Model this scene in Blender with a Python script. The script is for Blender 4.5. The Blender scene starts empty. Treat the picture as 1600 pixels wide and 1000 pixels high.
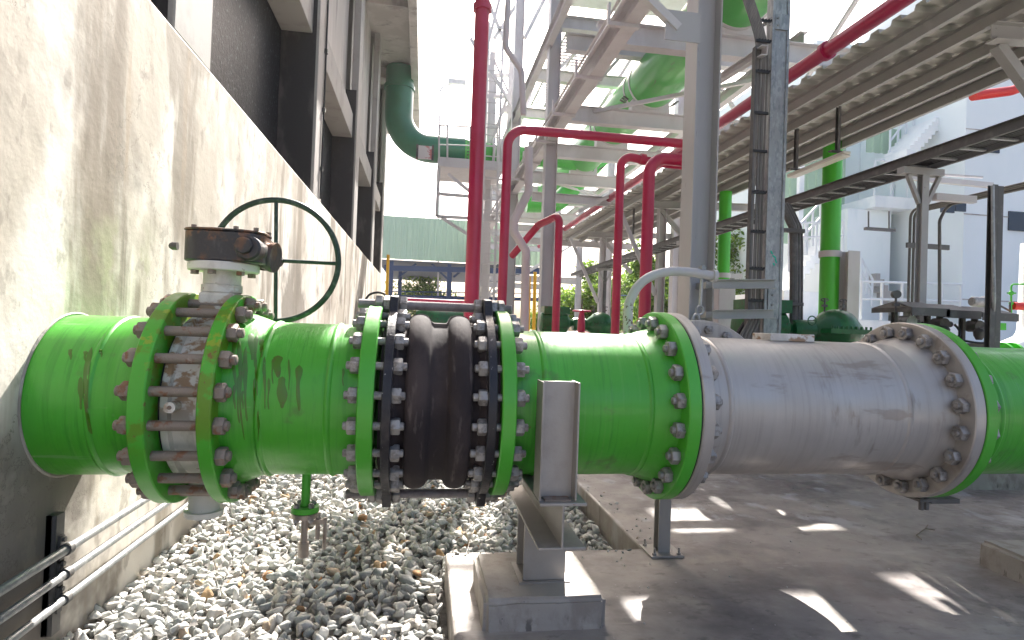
import bpy, bmesh, math, random
import numpy as np
from mathutils import Vector, Matrix
random.seed(7); rng = np.random.default_rng(7)
S = bpy.context.scene
C = S.collection
PI = math.pi

# ------------------------------------------------------------------ camera
CAMZ = 1.15
F = 924.0
def _basis(v1=(661.3, 507.8), v2=(6800, 729.4)):
    Y = np.array([v1[0]-800, -(v1[1]-500), -F]); Y /= np.linalg.norm(Y)
    X = np.array([v2[0]-800, -(v2[1]-500), -F]); X -= Y*(X@Y); X /= np.linalg.norm(X)
    return np.array([X, Y, np.cross(X, Y)])
BAS = _basis()
def ray(x, y): return BAS @ np.array([(x-800)/F, -(y-500)/F, -1.0])
def at(x, y, X=None, Y=None, Z=None):
    d = ray(x, y)
    t = X/d[0] if X is not None else Y/d[1] if Y is not None else (Z-CAMZ)/d[2]
    p = d*t; return Vector((p[0], p[1], p[2]+CAMZ))
cam = bpy.data.objects.new('camera', bpy.data.cameras.new('camera')); C.objects.link(cam)
cam.data.lens = 36*F/1600; cam.data.sensor_width = 36
cam.data.clip_start = .05; cam.data.clip_end = 2000
m = Matrix([list(r) for r in BAS]).to_4x4(); m.translation = (0, 0, CAMZ); cam.matrix_world = m
S.camera = cam

# ------------------------------------------------------------------ light
SUN = Vector((.22, 1.0, 1.0)).normalized()
w = bpy.data.worlds.new('World'); S.world = w; w.use_nodes = True
nt = w.node_tree; bg = nt.nodes['Background']; sk = nt.nodes.new('ShaderNodeTexSky')
sk.sky_type = 'NISHITA'; sk.sun_disc = False
sk.sun_elevation = math.asin(SUN.z); sk.sun_rotation = math.atan2(SUN.x, SUN.y)
sk.air_density = .8; sk.dust_density = 6.0; sk.ozone_density = 1.0; sk.altitude = 0
nt.links.new(sk.outputs[0], bg.inputs[0]); bg.inputs[1].default_value = .10
ld = bpy.data.lights.new('sun', 'SUN'); ld.energy = 5.0; ld.angle = math.radians(.4); ld.color = (1, .955, .89)
lo = bpy.data.objects.new('sun', ld); C.objects.link(lo); lo.rotation_euler = SUN.to_track_quat('Z', 'Y').to_euler(); lo.location = (0, 0, 30)
S.view_settings.view_transform = 'Standard'; S.view_settings.look = 'None'
S.view_settings.exposure = 2.0; S.view_settings.gamma = 1
S.cycles.max_bounces = 8; S.cycles.diffuse_bounces = 5

# ------------------------------------------------------------------ materials
def mat(name, col, rough=.5, metal=0., layers=(), bump=0., bscale=30., coat=0., bstretch=(1, 1, 1), emit=None, alpha=None, rvar=0.):
    """layers: (colour, vec scale xyz, lo, hi, amount, region or None) ; region = ((axis, a, b, soft), ...)"""
    mt = bpy.data.materials.new(name); mt.use_nodes = True
    n = mt.node_tree.nodes; l = mt.node_tree.links; b = n['Principled BSDF']
    b.inputs['Roughness'].default_value = rough; b.inputs['Metallic'].default_value = metal
    b.inputs['Coat Weight'].default_value = coat; b.inputs['Coat Roughness'].default_value = .15
    geo = n.new('ShaderNodeNewGeometry'); P = geo.outputs['Position']
    def noise(sc, detail=5., rg=.6):
        v = n.new('ShaderNodeVectorMath'); v.operation = 'MULTIPLY'; l.new(P, v.inputs[0]); v.inputs[1].default_value = sc
        t = n.new('ShaderNodeTexNoise'); t.inputs['Scale'].default_value = 1; t.inputs['Detail'].default_value = detail
        t.inputs['Roughness'].default_value = rg
        l.new(v.outputs[0], t.inputs['Vector']); return t.outputs['Fac']
    def rng_(src, a, b_, lo_=0., hi_=1.):
        r = n.new('ShaderNodeMapRange'); r.interpolation_type = 'SMOOTHSTEP'
        l.new(src, r.inputs[0]); r.inputs[1].default_value = a; r.inputs[2].default_value = b_
        r.inputs[3].default_value = lo_; r.inputs[4].default_value = hi_; return r.outputs[0]
    def mul(a, b_):
        q = n.new('ShaderNodeMath'); q.operation = 'MULTIPLY'; l.new(a, q.inputs[0])
        if isinstance(b_, float): q.inputs[1].default_value = b_
        else: l.new(b_, q.inputs[1])
        return q.outputs[0]
    cur = None
    for ly in layers:
        c2, sc, a, b_, amt, reg = ly[:6]
        if len(ly) > 6:      # thin crack lines where the noise crosses its middle
            q = n.new('ShaderNodeMath'); q.operation = 'SUBTRACT'; l.new(noise(sc, 8, .65), q.inputs[0]); q.inputs[1].default_value = a
            q2 = n.new('ShaderNodeMath'); q2.operation = 'ABSOLUTE'; l.new(q.outputs[0], q2.inputs[0])
            f = mul(mul(rng_(q2.outputs[0], 0., b_, 1., 0.), float(amt)), rng_(noise(tuple(v_*.7 for v_ in sc), 2), .48, .58))
        else: f = mul(rng_(noise(sc), a, b_), float(amt))
        if reg:
            sp = n.new('ShaderNodeSeparateXYZ'); l.new(P, sp.inputs[0])
            for (ax, ra, rb, so) in reg:
                o = sp.outputs['XYZ'.index(ax)]
                f = mul(f, rng_(o, ra-so, ra+so)); f = mul(f, rng_(o, rb-so, rb+so, 1., 0.))
        mx = n.new('ShaderNodeMix'); mx.data_type = 'RGBA'
        l.new(f, mx.inputs[0])
        if cur is None: mx.inputs[6].default_value = (*col, 1)
        else: l.new(cur, mx.inputs[6])
        mx.inputs[7].default_value = (*c2, 1); cur = mx.outputs[2]
    if cur is None: b.inputs['Base Color'].default_value = (*col, 1)
    else: l.new(cur, b.inputs['Base Color'])
    if rvar:
        l.new(rng_(noise((7, 7, 7)), .3, .7, max(0., rough-rvar), rough+rvar), b.inputs['Roughness'])
    if bump:
        bp = n.new('ShaderNodeBump'); bp.inputs['Strength'].default_value = bump; bp.inputs['Distance'].default_value = .01
        l.new(noise(tuple(bscale*s for s in bstretch), 6), bp.inputs['Height']); l.new(bp.outputs[0], b.inputs['Normal'])
    if emit: b.inputs['Emission Color'].default_value = (*emit, 1); b.inputs['Emission Strength'].default_value = 1
    return mt
GR = (.060, .37, .020)
RUST = (.17, .06, .02); OLIVE = (.11, .23, .004)
g_small = ((.065, .45, .04), (3, 3, 3), .4, .7, .5, None)
M_green = mat('green paint', GR, .42, 0, [g_small,
    ((.028, .25, .012), (55, 2.5, 2.5), .50, .68, .55, None), ((.10, .40, .05), (38, 1.5, 1.5), .58, .70, .45, None),
    ((.07, .16, .03), (6, 6, 6), .60, .72, .6, None), ((.09, .10, .05), (90, 90, 90), .72, .75, .8, None),
    ((.03, .24, .02), (40, 40, 2.), .55, .75, .35, None),
    (RUST, (60, 60, 60), .70, .74, .8, (('X', .40, .47, .02),)),
    (RUST, (22, 22, 22), .66, .70, .9, (('X', 1.0-.07, 1.01-.05, .015),)),
    (OLIVE, (12, 12, 12.), .56, .60, .8, (('X', -.71, -.60, .02), ('Z', .95, 1.12, .04))),
    ((.25, .42, .2), (1.3, 16, 16), .66, .74, .4, None)],
    bump=.22, bscale=9, coat=.25, bstretch=(6, .6, .6), rvar=.14)
M_greenflange = mat('green flange paint', GR, .45, 0, [g_small,
    (OLIVE, (9, 9, 9), .46, .54, .9, (('X', -1.0, -.64, .02), ('Z', .72, 1.4, .10))),
    (RUST, (26, 26, 26), .625, .67, .85, (('X', -1.0, -.64, .02), ('Z', .7, 1.4, .10))), ((.30, .34, .02), (14, 14, 14), .56, .60, .7, (('X', -1.0, -.64, .02), ('Z', 1.0, 1.4, .05))),
    (RUST, (50, 50, 50), .72, .76, .9, None)], bump=.10, bscale=25, coat=.25, rvar=.1)
M_greenfar = mat('bright green pipe paint', (.06, .46, .02), .4, 0, [((.04, .35, .02), (2, 2, 1), .4, .7, .5, None)], coat=.3)
M_header = mat('header green paint', (.055, .36, .05), .35, 0, [((.075, .46, .07), (1.5, 1.5, 1.5), .4, .65, .6, None), ((.12, .16, .08), (9, 2, 9), .64, .7, .5, None)], coat=.4, bump=.05, bscale=6)
M_elbow = mat('elbow green paint', (.008, .13, .055), .35, 0, [((.012, .18, .085), (1.5, 1.5, 1.5), .4, .65, .5, None)], coat=.3)
M_pumpg = mat('dark green pump paint', (.01, .13, .035), .4, 0, [((.05, .05, .02), (14, 14, 14), .55, .65, .6, None), ((.03, .24, .06), (5, 5, 5), .5, .7, .6, None)], coat=.3, bump=.2, bscale=30)
M_red = mat('crimson pipe paint', (.40, .004, .050), .38, 0, [((.50, .012, .085), (2, 2, 1.5), .45, .7, .6, None), ((.2, .01, .03), (30, 30, 3), .62, .72, .5, None)], coat=.3, rvar=.1)
M_redbr = mat('scarlet pipe paint', (.6, .02, .01), .4, 0, [((.5, .02, .02), (3, 3, 3), .4, .7, .5, None)])
M_silver = mat('silver pipe paint', (.42, .395, .37), .42, .35, [((.34, .31, .29), (60, 2, 2), .46, .66, .6, None), ((.44, .415, .39), (30, 1.2, 1.2), .56, .68, .6, None), ((.47, .45, .43), (2.5, 2.5, 2.5), .4, .7, .6, None),
    ((.22, .18, .15), (7, 2, 2), .58, .70, .7, None), ((.26, .22, .19), (2.2, 9, 9), .60, .68, .6, None), ((.2, .17, .14), (5, 5, 5), .5, .512, .0, None), ((.15, .12, .10), (50, 50, 50), .74, .78, .8, None)], bump=.06, bscale=8, bstretch=(7, .7, .7), rvar=.14)
M_nut = mat('weathered bolt steel', (.34, .33, .32), .5, .45, [((.12, .10, .09), (35, 35, 35), .45, .65, .7, None), ((.34, .32, .30), (16, 16, 16), .55, .7, .6, None)], bump=.3, bscale=120)
M_nutrust = mat('rusty bolt steel', (.25, .21, .18), .6, .3, [((.22, .09, .04), (24, 24, 24), .52, .64, .8, None), ((.42, .38, .34), (20, 20, 20), .6, .7, .6, None)], bump=.35, bscale=110)
M_stud = mat('threaded stud steel', (.17, .14, .13), .6, .4, [((.22, .09, .04), (22, 22, 22), .5, .62, .7, None)], bump=.2, bscale=120)
M_thread = mat('zinc rod steel', (.32, .30, .31), .5, .5, [((.2, .18, .18), (30, 30, 30), .45, .65, .6, None)])
M_valve = mat('chalky valve body paint', (.66, .64, .60), .6, 0, [((.42, .40, .37), (9, 9, 4), .52, .66, .6, None), ((.30, .17, .08), (9, 9, 13), .47, .54, .9, (('Z', .80, 1.25, .1),)), ((.42, .28, .10), (60, 60, 2), .66, .72, .6, None), ((.22, .10, .05), (40, 40, 40), .66, .7, .9, None)], bump=.15, bscale=40)
M_black = mat('worn black enamel', (.035, .035, .040), .45, .2, [((.13, .065, .035), (11, 11, 9), .49, .62, .8, None), ((.16, .155, .155), (9, 9, 3), .54, .68, .8, None), ((.19, .09, .045), (16, 16, 16), .46, .56, .85, (('Z', 1.450, 1.6, .010),)), ((.10, .10, .11), (12, 12, 3), .55, .75, .5, None)], bump=.25, bscale=50, coat=.2)
M_plate = mat('black joint plate paint', (.018, .018, .024), .4, .2, [((.45, .43, .42), (45, 45, 45), .68, .70, .9, None), ((.07, .06, .06), (10, 10, 10), .5, .7, .6, None)], bump=.3, bscale=60)
M_wheel = mat('handwheel dark green', (.022, .045, .036), .5, .2, [((.12, .15, .13), (20, 20, 20), .5, .68, .6, None)], bump=.3, bscale=60)
M_rubber = mat('weathered rubber', (.020, .014, .016), .88, 0, [((.060, .044, .043), (5, 3, 3), .42, .68, .8, None), ((.30, .27, .25), (60, 8, 3), .70, .73, .7, None), ((.16, .13, .12), (26, 3, 5), .6, .72, .5, None)], bump=.3, bscale=20, bstretch=(2, .7, .7))
M_steel = mat('pale structural paint', (.55, .53, .54), .5, 0, [((.44, .41, .41), (2, 2, .8), .45, .7, .7, None), ((.28, .2, .15), (20, 20, 20), .7, .74, .7, None)], bump=.05, bscale=30)
M_col = mat('grey column paint', (.40, .385, .385), .45, .05, [((.46, .44, .44), (2, 2, .8), .45, .7, .7, None), ((.2, .17, .15), (30, 30, 6), .68, .73, .6, None)], bump=.05, bscale=30)
M_support = mat('silver support paint', (.36, .34, .32), .42, .35, [((.26, .24, .22), (6, 6, 4), .45, .7, .7, None), ((.2, .09, .04), (40, 40, 40), .66, .70, .8, (('Z', .50, .58, .02),))], bump=.12, bscale=60)
M_galv = mat('galvanised steel', (.33, .335, .335), .42, .5, [((.44, .45, .45), (28, 28, 12), .5, .6, .7, None), ((.2, .22, .23), (20, 20, 10), .5, .62, .6, None)], bump=.05, bscale=60)
M_darkgalv = mat('dull galvanised steel', (.12, .115, .11), .55, .4, [((.2, .19, .18), (10, 10, 10), .5, .7, .6, None)])
M_sheet = mat('corrugated roof sheet', (.52, .51, .47), .5, .1, [((.42, .41, .37), (1.2, 3, 1), .45, .7, .7, None)])
M_purlin = mat('purlin paint', (.38, .37, .36), .5, .1, [((.45, .44, .42), (2, 1, 2), .45, .7, .6, None), ((.12, .08, .06), (20, 20, 20), .68, .73, .7, None)])
M_cable = mat('grey cable sheath', (.16, .145, .135), .5, 0, [((.24, .22, .2), (60, 60, 1), .45, .6, .6, None)])
M_blackc = mat('black cable sheath', (.02, .02, .022), .5)
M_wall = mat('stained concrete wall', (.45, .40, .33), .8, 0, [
    ((.74, .695, .62), (1, 1.1, .6), .43, .58, .9, None),
    ((.21, .175, .13), (1, 2.4, .5), .53, .64, .85, None),
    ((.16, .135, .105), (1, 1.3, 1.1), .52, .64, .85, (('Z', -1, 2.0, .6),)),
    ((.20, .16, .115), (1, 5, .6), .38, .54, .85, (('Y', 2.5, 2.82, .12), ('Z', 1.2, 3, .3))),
    ((.15, .13, .11), (1, 1.6, 1.6), .32, .52, .92, (('Z', -1, .80, .25), ('Y', -3, 2.75, .15))),  # shade below the pipe painted in as a darker low corner
    ((.33, .25, .17), (1, 4.5, .4), .60, .72, .6, None),
    ((.33, .33, .20), (1, 4.5, 3.5), .47, .60, .7, (('Y', 2.55, 3.15, .2), ('Z', 1.0, 1.55, .15))),
    ((.14, .12, .10), (1, 22, .5), .66, .76, .6, None),
    ((.08, .07, .06), (1, 26, 26), .755, .775, .9, None), ((.10, .085, .065), (1, 1.6, 1.6), .5, .0035, .7, None, 1),
    ((.24, .21, .17), (1, 9, 5), .58, .66, .5, None)], bump=.6, bscale=5)
M_ctcol2 = mat('pale lintel concrete', (.36, .345, .325), .8, 0, [((.27, .255, .235), (2, 3, 2), .5, .68, .8, None)], bump=.15, bscale=9)
M_ctcol = mat('tower concrete', (.44, .41, .38), .8, 0, [((.54, .51, .48), (2, 2, .5), .45, .65, .8, None), ((.17, .15, .14), (2, 3, .4), .54, .7, .7, None)], bump=.25, bscale=9)
M_wet = mat('wet dark tower concrete', (.022, .018, .018), .5, 0, [((.085, .07, .068), (3, 3, 1.2), .5, .66, .8, None), ((.02, .018, .02), (4, 4, .7), .5, .62, .7, None)], bump=.4, bscale=9)
M_fill = mat('falling water on black fill', (.004, .004, .006), .5, 0, [((.012, .012, .018), (5, 5, 2), .4, .7, .9, None), ((.045, .045, .06), (40, 26, 12), .52, .66, .6, None), ((.22, .23, .27), (60, 38, 20), .62, .66, .9, None)], bump=.6, bscale=30)
M_slab = mat('worn concrete slab', (.28, .25, .23), .55, 0, [
    ((.165, .145, .14), (1.3, 1.8, 1), .46, .60, .9, None),
    ((.36, .32, .28), (2.2, 2.6, 1), .53, .66, .7, None),
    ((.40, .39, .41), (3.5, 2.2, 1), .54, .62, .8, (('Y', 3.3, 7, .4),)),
    ((.10, .085, .08), (4.5, 6, 1), .60, .72, .7, None),
    ((.36, .33, .31), (1.1, 7, 1), .60, .66, .6, None),
    ((.12, .105, .10), (9, 13, 1), .58, .66, .55, None),
    ((.055, .045, .04), (40, 40, 1), .70, .73, .9, None), ((.07, .06, .055), (.9, .9, 1), .5, .003, .8, None, 1), ((.42, .40, .39), (14, 14, 1), .66, .70, .7, None)], bump=.35, bscale=14, rvar=.25)
M_plinth = mat('plinth concrete', (.36, .33, .30), .75, 0, [((.24, .21, .185), (7, 7, 4), .46, .62, .8, None), ((.46, .43, .40), (5, 5, 5), .55, .7, .7, None), ((.09, .08, .075), (24, 24, 7), .58, .66, .8, (('Z', -.1, .045, .02),)), ((.07, .06, .055), (60, 60, 60), .70, .73, .8, None)], bump=.4, bscale=22)
M_bed = mat('gravel bed', (.16, .15, .14), .9, 0, [((.08, .075, .07), (25, 25, 25), .4, .6, .9, None)], bump=.6, bscale=40)
M_ground = mat('yard asphalt', (.16, .155, .15), .85, 0, [((.22, .21, .2), (.3, .3, 1), .4, .65, .8, None)], bump=.2, bscale=20)
M_whiteb = mat('pale blue painted wall', (.78, .83, .83), .7, 0, [((.84, .88, .88), (.5, .5, .3), .4, .66, .8, None), ((.60, .68, .71), (.8, .8, .12), .56, .72, .7, None)], bump=.05, bscale=10)
M_whitew = mat('white painted wall', (.86, .87, .86), .7, 0, [((.62, .66, .7), (.6, .6, .4), .45, .68, .8, None)], bump=.05, bscale=10)
M_rail = mat('white railing paint', (.7, .73, .75), .5)
M_gsheet = mat('pale green wall sheet', (.40, .54, .40), .5, 0, [((.47, .6, .46), (.3, .3, .2), .4, .66, .7, None)])
M_blue = mat('blue frame paint', (.02, .045, .12), .5)
M_dark = mat('dark shed underside', (.10, .11, .14), .8)
M_yellow = mat('yellow pipe paint', (.7, .4, .02), .5)
M_bark = mat('tree bark', (.12, .09, .06), .9, 0, [((.2, .16, .12), (6, 6, 2), .4, .6, .8, None)], bump=.5, bscale=20)
M_lampw = mat('batten lamp casing', (.62, .60, .52), .5)
M_glass = mat('lamp diffuser', (.75, .72, .62), .3)
M_stain = mat('stainless pipe', (.45, .40, .36), .3, .9, [((.25, .2, .17), (20, 20, 20), .5, .65, .6, None)])
M_window = mat('dark window glass', (.03, .04, .06), .1)
M_sign = mat('weathered white sign', (.6, .56, .55), .5, 0, [((.45, .06, .06), (3, 3, 5), .5, .56, .8, None)])

def leafmat(name, c1, c2):
    mt = bpy.data.materials.new(name); mt.use_nodes = True
    n = mt.node_tree.nodes; l = mt.node_tree.links; b = n['Principled BSDF']
    a = n.new('ShaderNodeAttribute'); a.attribute_name = 'rnd'
    mx = n.new('ShaderNodeMix'); mx.data_type = 'RGBA'; l.new(a.outputs['Fac'], mx.inputs[0])
    mx.inputs[6].default_value = (*c1, 1); mx.inputs[7].default_value = (*c2, 1)
    l.new(mx.outputs[2], b.inputs['Base Color']); b.inputs['Roughness'].default_value = .55
    tr = n.new('ShaderNodeBsdfTranslucent'); l.new(mx.outputs[2], tr.inputs[0])
    ms = n.new('ShaderNodeMixShader'); ms.inputs[0].default_value = .5
    out = n['Material Output']; l.new(b.outputs[0], ms.inputs[1]); l.new(tr.outputs[0], ms.inputs[2]); l.new(ms.outputs[0], out.inputs[0])
    return mt
M_leaf = leafmat('leaves', (.05, .12, .02), (.22, .32, .05))
def stonemat():
    mt = bpy.data.materials.new('crushed limestone'); mt.use_nodes = True
    n = mt.node_tree.nodes; l = mt.node_tree.links; b = n['Principled BSDF']
    a = n.new('ShaderNodeAttribute'); a.attribute_name = 'rnd'
    r = n.new('ShaderNodeValToRGB'); e = r.color_ramp.elements
    e[0].position = 0; e[0].color = (.27, .285, .28, 1); e[1].position = 1; e[1].color = (.30, .14, .055, 1)
    for p, c in ((.2, (.38, .385, .37)), (.5, (.50, .49, .465)), (.8, (.60, .58, .54)), (.94, (.46, .42, .37)), (.975, (.36, .24, .13))):
        q = e.new(p); q.color = (*c, 1)
    l.new(a.outputs['Fac'], r.inputs[0])
    t = n.new('ShaderNodeTexNoise'); t.inputs['Scale'].default_value = 26; t.inputs['Detail'].default_value = 6
    g = n.new('ShaderNodeNewGeometry'); l.new(g.outputs['Position'], t.inputs['Vector'])
    mr = n.new('ShaderNodeMapRange'); l.new(t.outputs['Fac'], mr.inputs[0]); mr.inputs[1].default_value = .3; mr.inputs[2].default_value = .7; mr.inputs[3].default_value = .72; mr.inputs[4].default_value = 1.2
    mx = n.new('ShaderNodeMix'); mx.data_type = 'RGBA'; mx.blend_type = 'MULTIPLY'; mx.inputs[0].default_value = 1
    l.new(r.outputs[0], mx.inputs[6]); l.new(mr.outputs[0], mx.inputs[7]); l.new(mx.outputs[2], b.inputs['Base Color'])
    b.inputs['Roughness'].default_value = .85
    bp = n.new('ShaderNodeBump'); bp.inputs['Strength'].default_value = .4; bp.inputs['Distance'].default_value = .01
    t2 = n.new('ShaderNodeTexNoise'); t2.inputs['Scale'].default_value = 90; l.new(g.outputs['Position'], t2.inputs['Vector'])
    l.new(t2.outputs['Fac'], bp.inputs['Height']); l.new(bp.outputs[0], b.inputs['Normal'])
    return mt
M_stone = stonemat()

# ------------------------------------------------------------------ object helpers
WO = {}
def worigin(o): return WO.get(o.name, Vector((0, 0, 0)))
def tag(o, label=None, cat=None, group=None, kind=None):
    if label: o['label'] = label
    if cat: o['category'] = cat
    if group: o['group'] = group
    if kind: o['kind'] = kind
    return o
def thing(name, label, cat, loc=(0, 0, 0), group=None):
    o = bpy.data.objects.new(name, None); C.objects.link(o); o.empty_display_size = .1
    o.location = loc; WO[o.name] = Vector(loc); return tag(o, label, cat, group)
def frame(d, up=(0, 0, 1)):
    d = Vector(d).normalized(); up = Vector(up)
    if abs(d.dot(up)) > .98: up = Vector((0, 1, 0)) if abs(d.z) > .9 else Vector((0, 0, 1))
    s = d.cross(up).normalized(); u = s.cross(d).normalized(); return d, s, u
def rounded(pts, r, n=8):
    pts = [Vector(p) for p in pts]; out = [pts[0]]
    for i in range(1, len(pts)-1):
        a, b, c = pts[i-1], pts[i], pts[i+1]
        d1 = (a-b); d2 = (c-b); rr = min(r, d1.length*.49, d2.length*.49) if not isinstance(r, (list, tuple)) else r[i-1]
        ang = d1.angle(d2); cut = rr/math.tan(ang/2); cut = min(cut, d1.length*.95, d2.length*.95)
        p1 = b+d1.normalized()*cut; p2 = b+d2.normalized()*cut
        bis = (d1.normalized()+d2.normalized()).normalized(); rr = cut*math.tan(ang/2)
        cen = b+bis*(rr/math.sin(ang/2)); v1 = p1-cen; v2 = p2-cen
        q = v1.rotation_difference(v2)
        for k in range(n+1):
            qq = Matrix.Identity(3).to_quaternion().slerp(q, k/n); out.append(cen+qq @ v1)
    out.append(pts[-1]); return out
class MB:
    def __init__(s): s.v = []; s.f = []
    def add(s, vs, fs):
        b = len(s.v); s.v += [tuple(v) for v in vs]; s.f += [tuple(b+i for i in f) for f in fs]; return s
    def box(s, a, b):
        x0, y0, z0 = a; x1, y1, z1 = b
        x0, x1 = sorted((x0, x1)); y0, y1 = sorted((y0, y1)); z0, z1 = sorted((z0, z1))
        return s.add([(x0,y0,z0),(x1,y0,z0),(x1,y1,z0),(x0,y1,z0),(x0,y0,z1),(x1,y0,z1),(x1,y1,z1),(x0,y1,z1)],
                     [(3,2,1,0),(4,5,6,7),(0,1,5,4),(1,2,6,5),(2,3,7,6),(3,0,4,7)])
    def prism(s, prof, p0, p1, up=(0, 0, 1), s0=1., s1=1.):
        """prof: ccw 2D (side, up) points swept from p0 to p1"""
        p0 = Vector(p0); p1 = Vector(p1); d, sd, u = frame(p1-p0, up); n = len(prof)
        vs = [p0+sd*a*s0+u*b*s0 for a, b in prof]+[p1+sd*a*s1+u*b*s1 for a, b in prof]
        fs = [(i, (i+1) % n, n+(i+1) % n, n+i) for i in range(n)]+[tuple(range(n-1, -1, -1)), tuple(range(n, 2*n))]
        return s.add(vs, fs)
    def bar(s, p0, p1, w, h, up=(0, 0, 1)):
        return s.prism([(-w/2,-h/2),(w/2,-h/2),(w/2,h/2),(-w/2,h/2)], p0, p1, up)
    def hbeam(s, p0, p1, b, h, tf=.012, tw=.009, up=(0, 0, 1)):
        B = b/2; H = h/2; w = tw/2
        pr = [(-B,-H),(B,-H),(B,-H+tf),(w,-H+tf),(w,H-tf),(B,H-tf),(B,H),(-B,H),(-B,H-tf),(-w,H-tf),(-w,-H+tf),(-B,-H+tf)]
        return s.prism(pr, p0, p1, up)
    def chan(s, p0, p1, b, h, t=.008, up=(0, 0, 1), flip=1):
        H = h/2
        pr = [(0,-H),(b,-H),(b,-H+t),(t,-H+t),(t,H-t),(b,H-t),(b,H),(0,H)]
        if flip < 0: pr = [(-a, c) for a, c in pr][::-1]
        return s.prism(pr, p0, p1, up)
    def ang(s, p0, p1, w, t=.006, up=(0, 0, 1), flip=1):
        pr = [(0,0),(w,0),(w,t),(t,t),(t,w),(0,w)]
        if flip < 0: pr = [(-a, c) for a, c in pr][::-1]
        return s.prism(pr, p0, p1, up)
    def cyl(s, p0, p1, r, n=16, r1=None, cap=True):
        p0 = Vector(p0); p1 = Vector(p1); d, sd, u = frame(p1-p0); r1 = r if r1 is None else r1
        a = [2*PI*i/n for i in range(n)]
        vs = [p0+(sd*math.cos(t)+u*math.sin(t))*r for t in a]+[p1+(sd*math.cos(t)+u*math.sin(t))*r1 for t in a]
        fs = [(i, (i+1) % n, n+(i+1) % n, n+i) for i in range(n)]
        if cap: fs += [tuple(range(n-1, -1, -1)), tuple(range(n, 2*n))]
        return s.add(vs, fs)
    def tube(s, pts, r, n=12, cap=True):
        pts = [Vector(p) for p in pts]; k = len(pts); R = r if isinstance(r, (list, tuple)) else [r]*k
        d0 = (pts[1]-pts[0]).normalized(); _, sd, u = frame(d0); vs = []; prev = d0
        for i, p in enumerate(pts):
            d = (pts[min(i+1, k-1)]-pts[max(i-1, 0)]).normalized()
            q = prev.rotation_difference(d); sd = q @ sd; u = q @ u; prev = d
            for j in range(n):
                t = 2*PI*j/n; vs.append(p+(sd*math.cos(t)+u*math.sin(t))*R[i])
        fs = [(i*n+j, i*n+(j+1) % n, (i+1)*n+(j+1) % n, (i+1)*n+j) for i in range(k-1) for j in range(n)]
        if cap: fs += [tuple(range(n-1, -1, -1)), tuple((k-1)*n+j for j in range(n))]
        return s.add(vs, fs)
    def lathe(s, prof, o, d=(1, 0, 0), n=64, close=False):
        """prof: (t along d, radius)"""
        o = Vector(o); d, sd, u = frame(d); k = len(prof); vs = []
        for t, r in prof:
            for j in range(n):
                a = 2*PI*j/n; vs.append(o+d*t+(sd*math.cos(a)+u*math.sin(a))*r)
        fs = []
        for i in range(k if close else k-1):
            i2 = (i+1) % k
            for j in range(n): fs.append((i*n+j, i*n+(j+1) % n, i2*n+(j+1) % n, i2*n+j))
        if not close:
            if prof[0][1] > 1e-6: fs.append(tuple(range(n-1, -1, -1)))
            if prof[-1][1] > 1e-6: fs.append(tuple((k-1)*n+j for j in range(n)))
        return s.add(vs, fs)
    def sphere(s, c, r, n=12, sc=(1, 1, 1)):
        c = Vector(c); vs = []; k = n//2
        for i in range(k+1):
            ph = PI*i/k
            for j in range(n): vs.append(c+Vector((sc[0]*math.sin(ph)*math.cos(2*PI*j/n), sc[1]*math.sin(ph)*math.sin(2*PI*j/n), sc[2]*math.cos(ph)))*r)
        return s.add(vs, [(i*n+j, i*n+(j+1) % n, (i+1)*n+(j+1) % n, (i+1)*n+j) for i in range(k) for j in range(n)])
    def build(s, name, m_, parent=None, origin=None, bevel=0., smooth=35):
        if origin is None: origin = worigin(parent) if parent else Vector((0, 0, 0))
        origin = Vector(origin)
        me = bpy.data.meshes.new(name); me.from_pydata([tuple(Vector(v)-origin) for v in s.v], [], s.f); me.validate()
        me.materials.append(m_); bm = bmesh.new(); bm.from_mesh(me)
        bmesh.ops.remove_doubles(bm, verts=bm.verts, dist=1e-6); bmesh.ops.recalc_face_normals(bm, faces=bm.faces); bm.to_mesh(me); bm.free()
        o = bpy.data.objects.new(name, me); C.objects.link(o)
        if smooth: me.shade_smooth(); me.set_sharp_from_angle(angle=math.radians(smooth))
        if parent: o.parent = parent; o.location = origin-worigin(parent)
        else: o.location = origin
        WO[o.name] = origin
        if bevel:
            b = o.modifiers.new('bevel', 'BEVEL'); b.width = bevel; b.segments = 2; b.limit_method = 'ANGLE'; b.angle_limit = math.radians(40)
        return o
def single(name, mb, m_, label, cat, group=None, origin=None, **k):
    o = mb.build(name, m_, None, origin=origin, **k); return tag(o, label, cat, group)
def dup(o, parent, rx=None, loc=None, m_=None):
    c = o.copy(); C.objects.link(c); c.parent = parent
    if rx is not None: c.rotation_euler = (rx, 0, 0)
    if loc is not None: c.location = loc
    return c
def struct(name, mb, m_, **k): return tag(mb.build(name, m_, **k), kind='structure')

# ------------------------------------------------------------------ setting: ground
GZ = -.135
WX = -1.335
struct('ground', MB().box((-300, -200, -.40), (400, 900, -.30)), M_ground)
struct('gravel_bed', MB().box((WX-.02, -2, -.28), (1.24, 24, GZ-.035)), M_bed)
L = [(.155, -3), (13, -3), (13, 24), (1.2, 24), (1.2, 3.03), (.155, 3.03)]
slab = MB().add([(a, b, -.26) for a, b in L]+[(a, b, 0) for a, b in L], [(i, (i+1) % 6, 6+(i+1) % 6, 6+i) for i in range(6)]+[tuple(range(5, -1, -1)), tuple(range(6, 12))])
struct('concrete_floor', slab, M_slab, bevel=.012, smooth=0)
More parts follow.
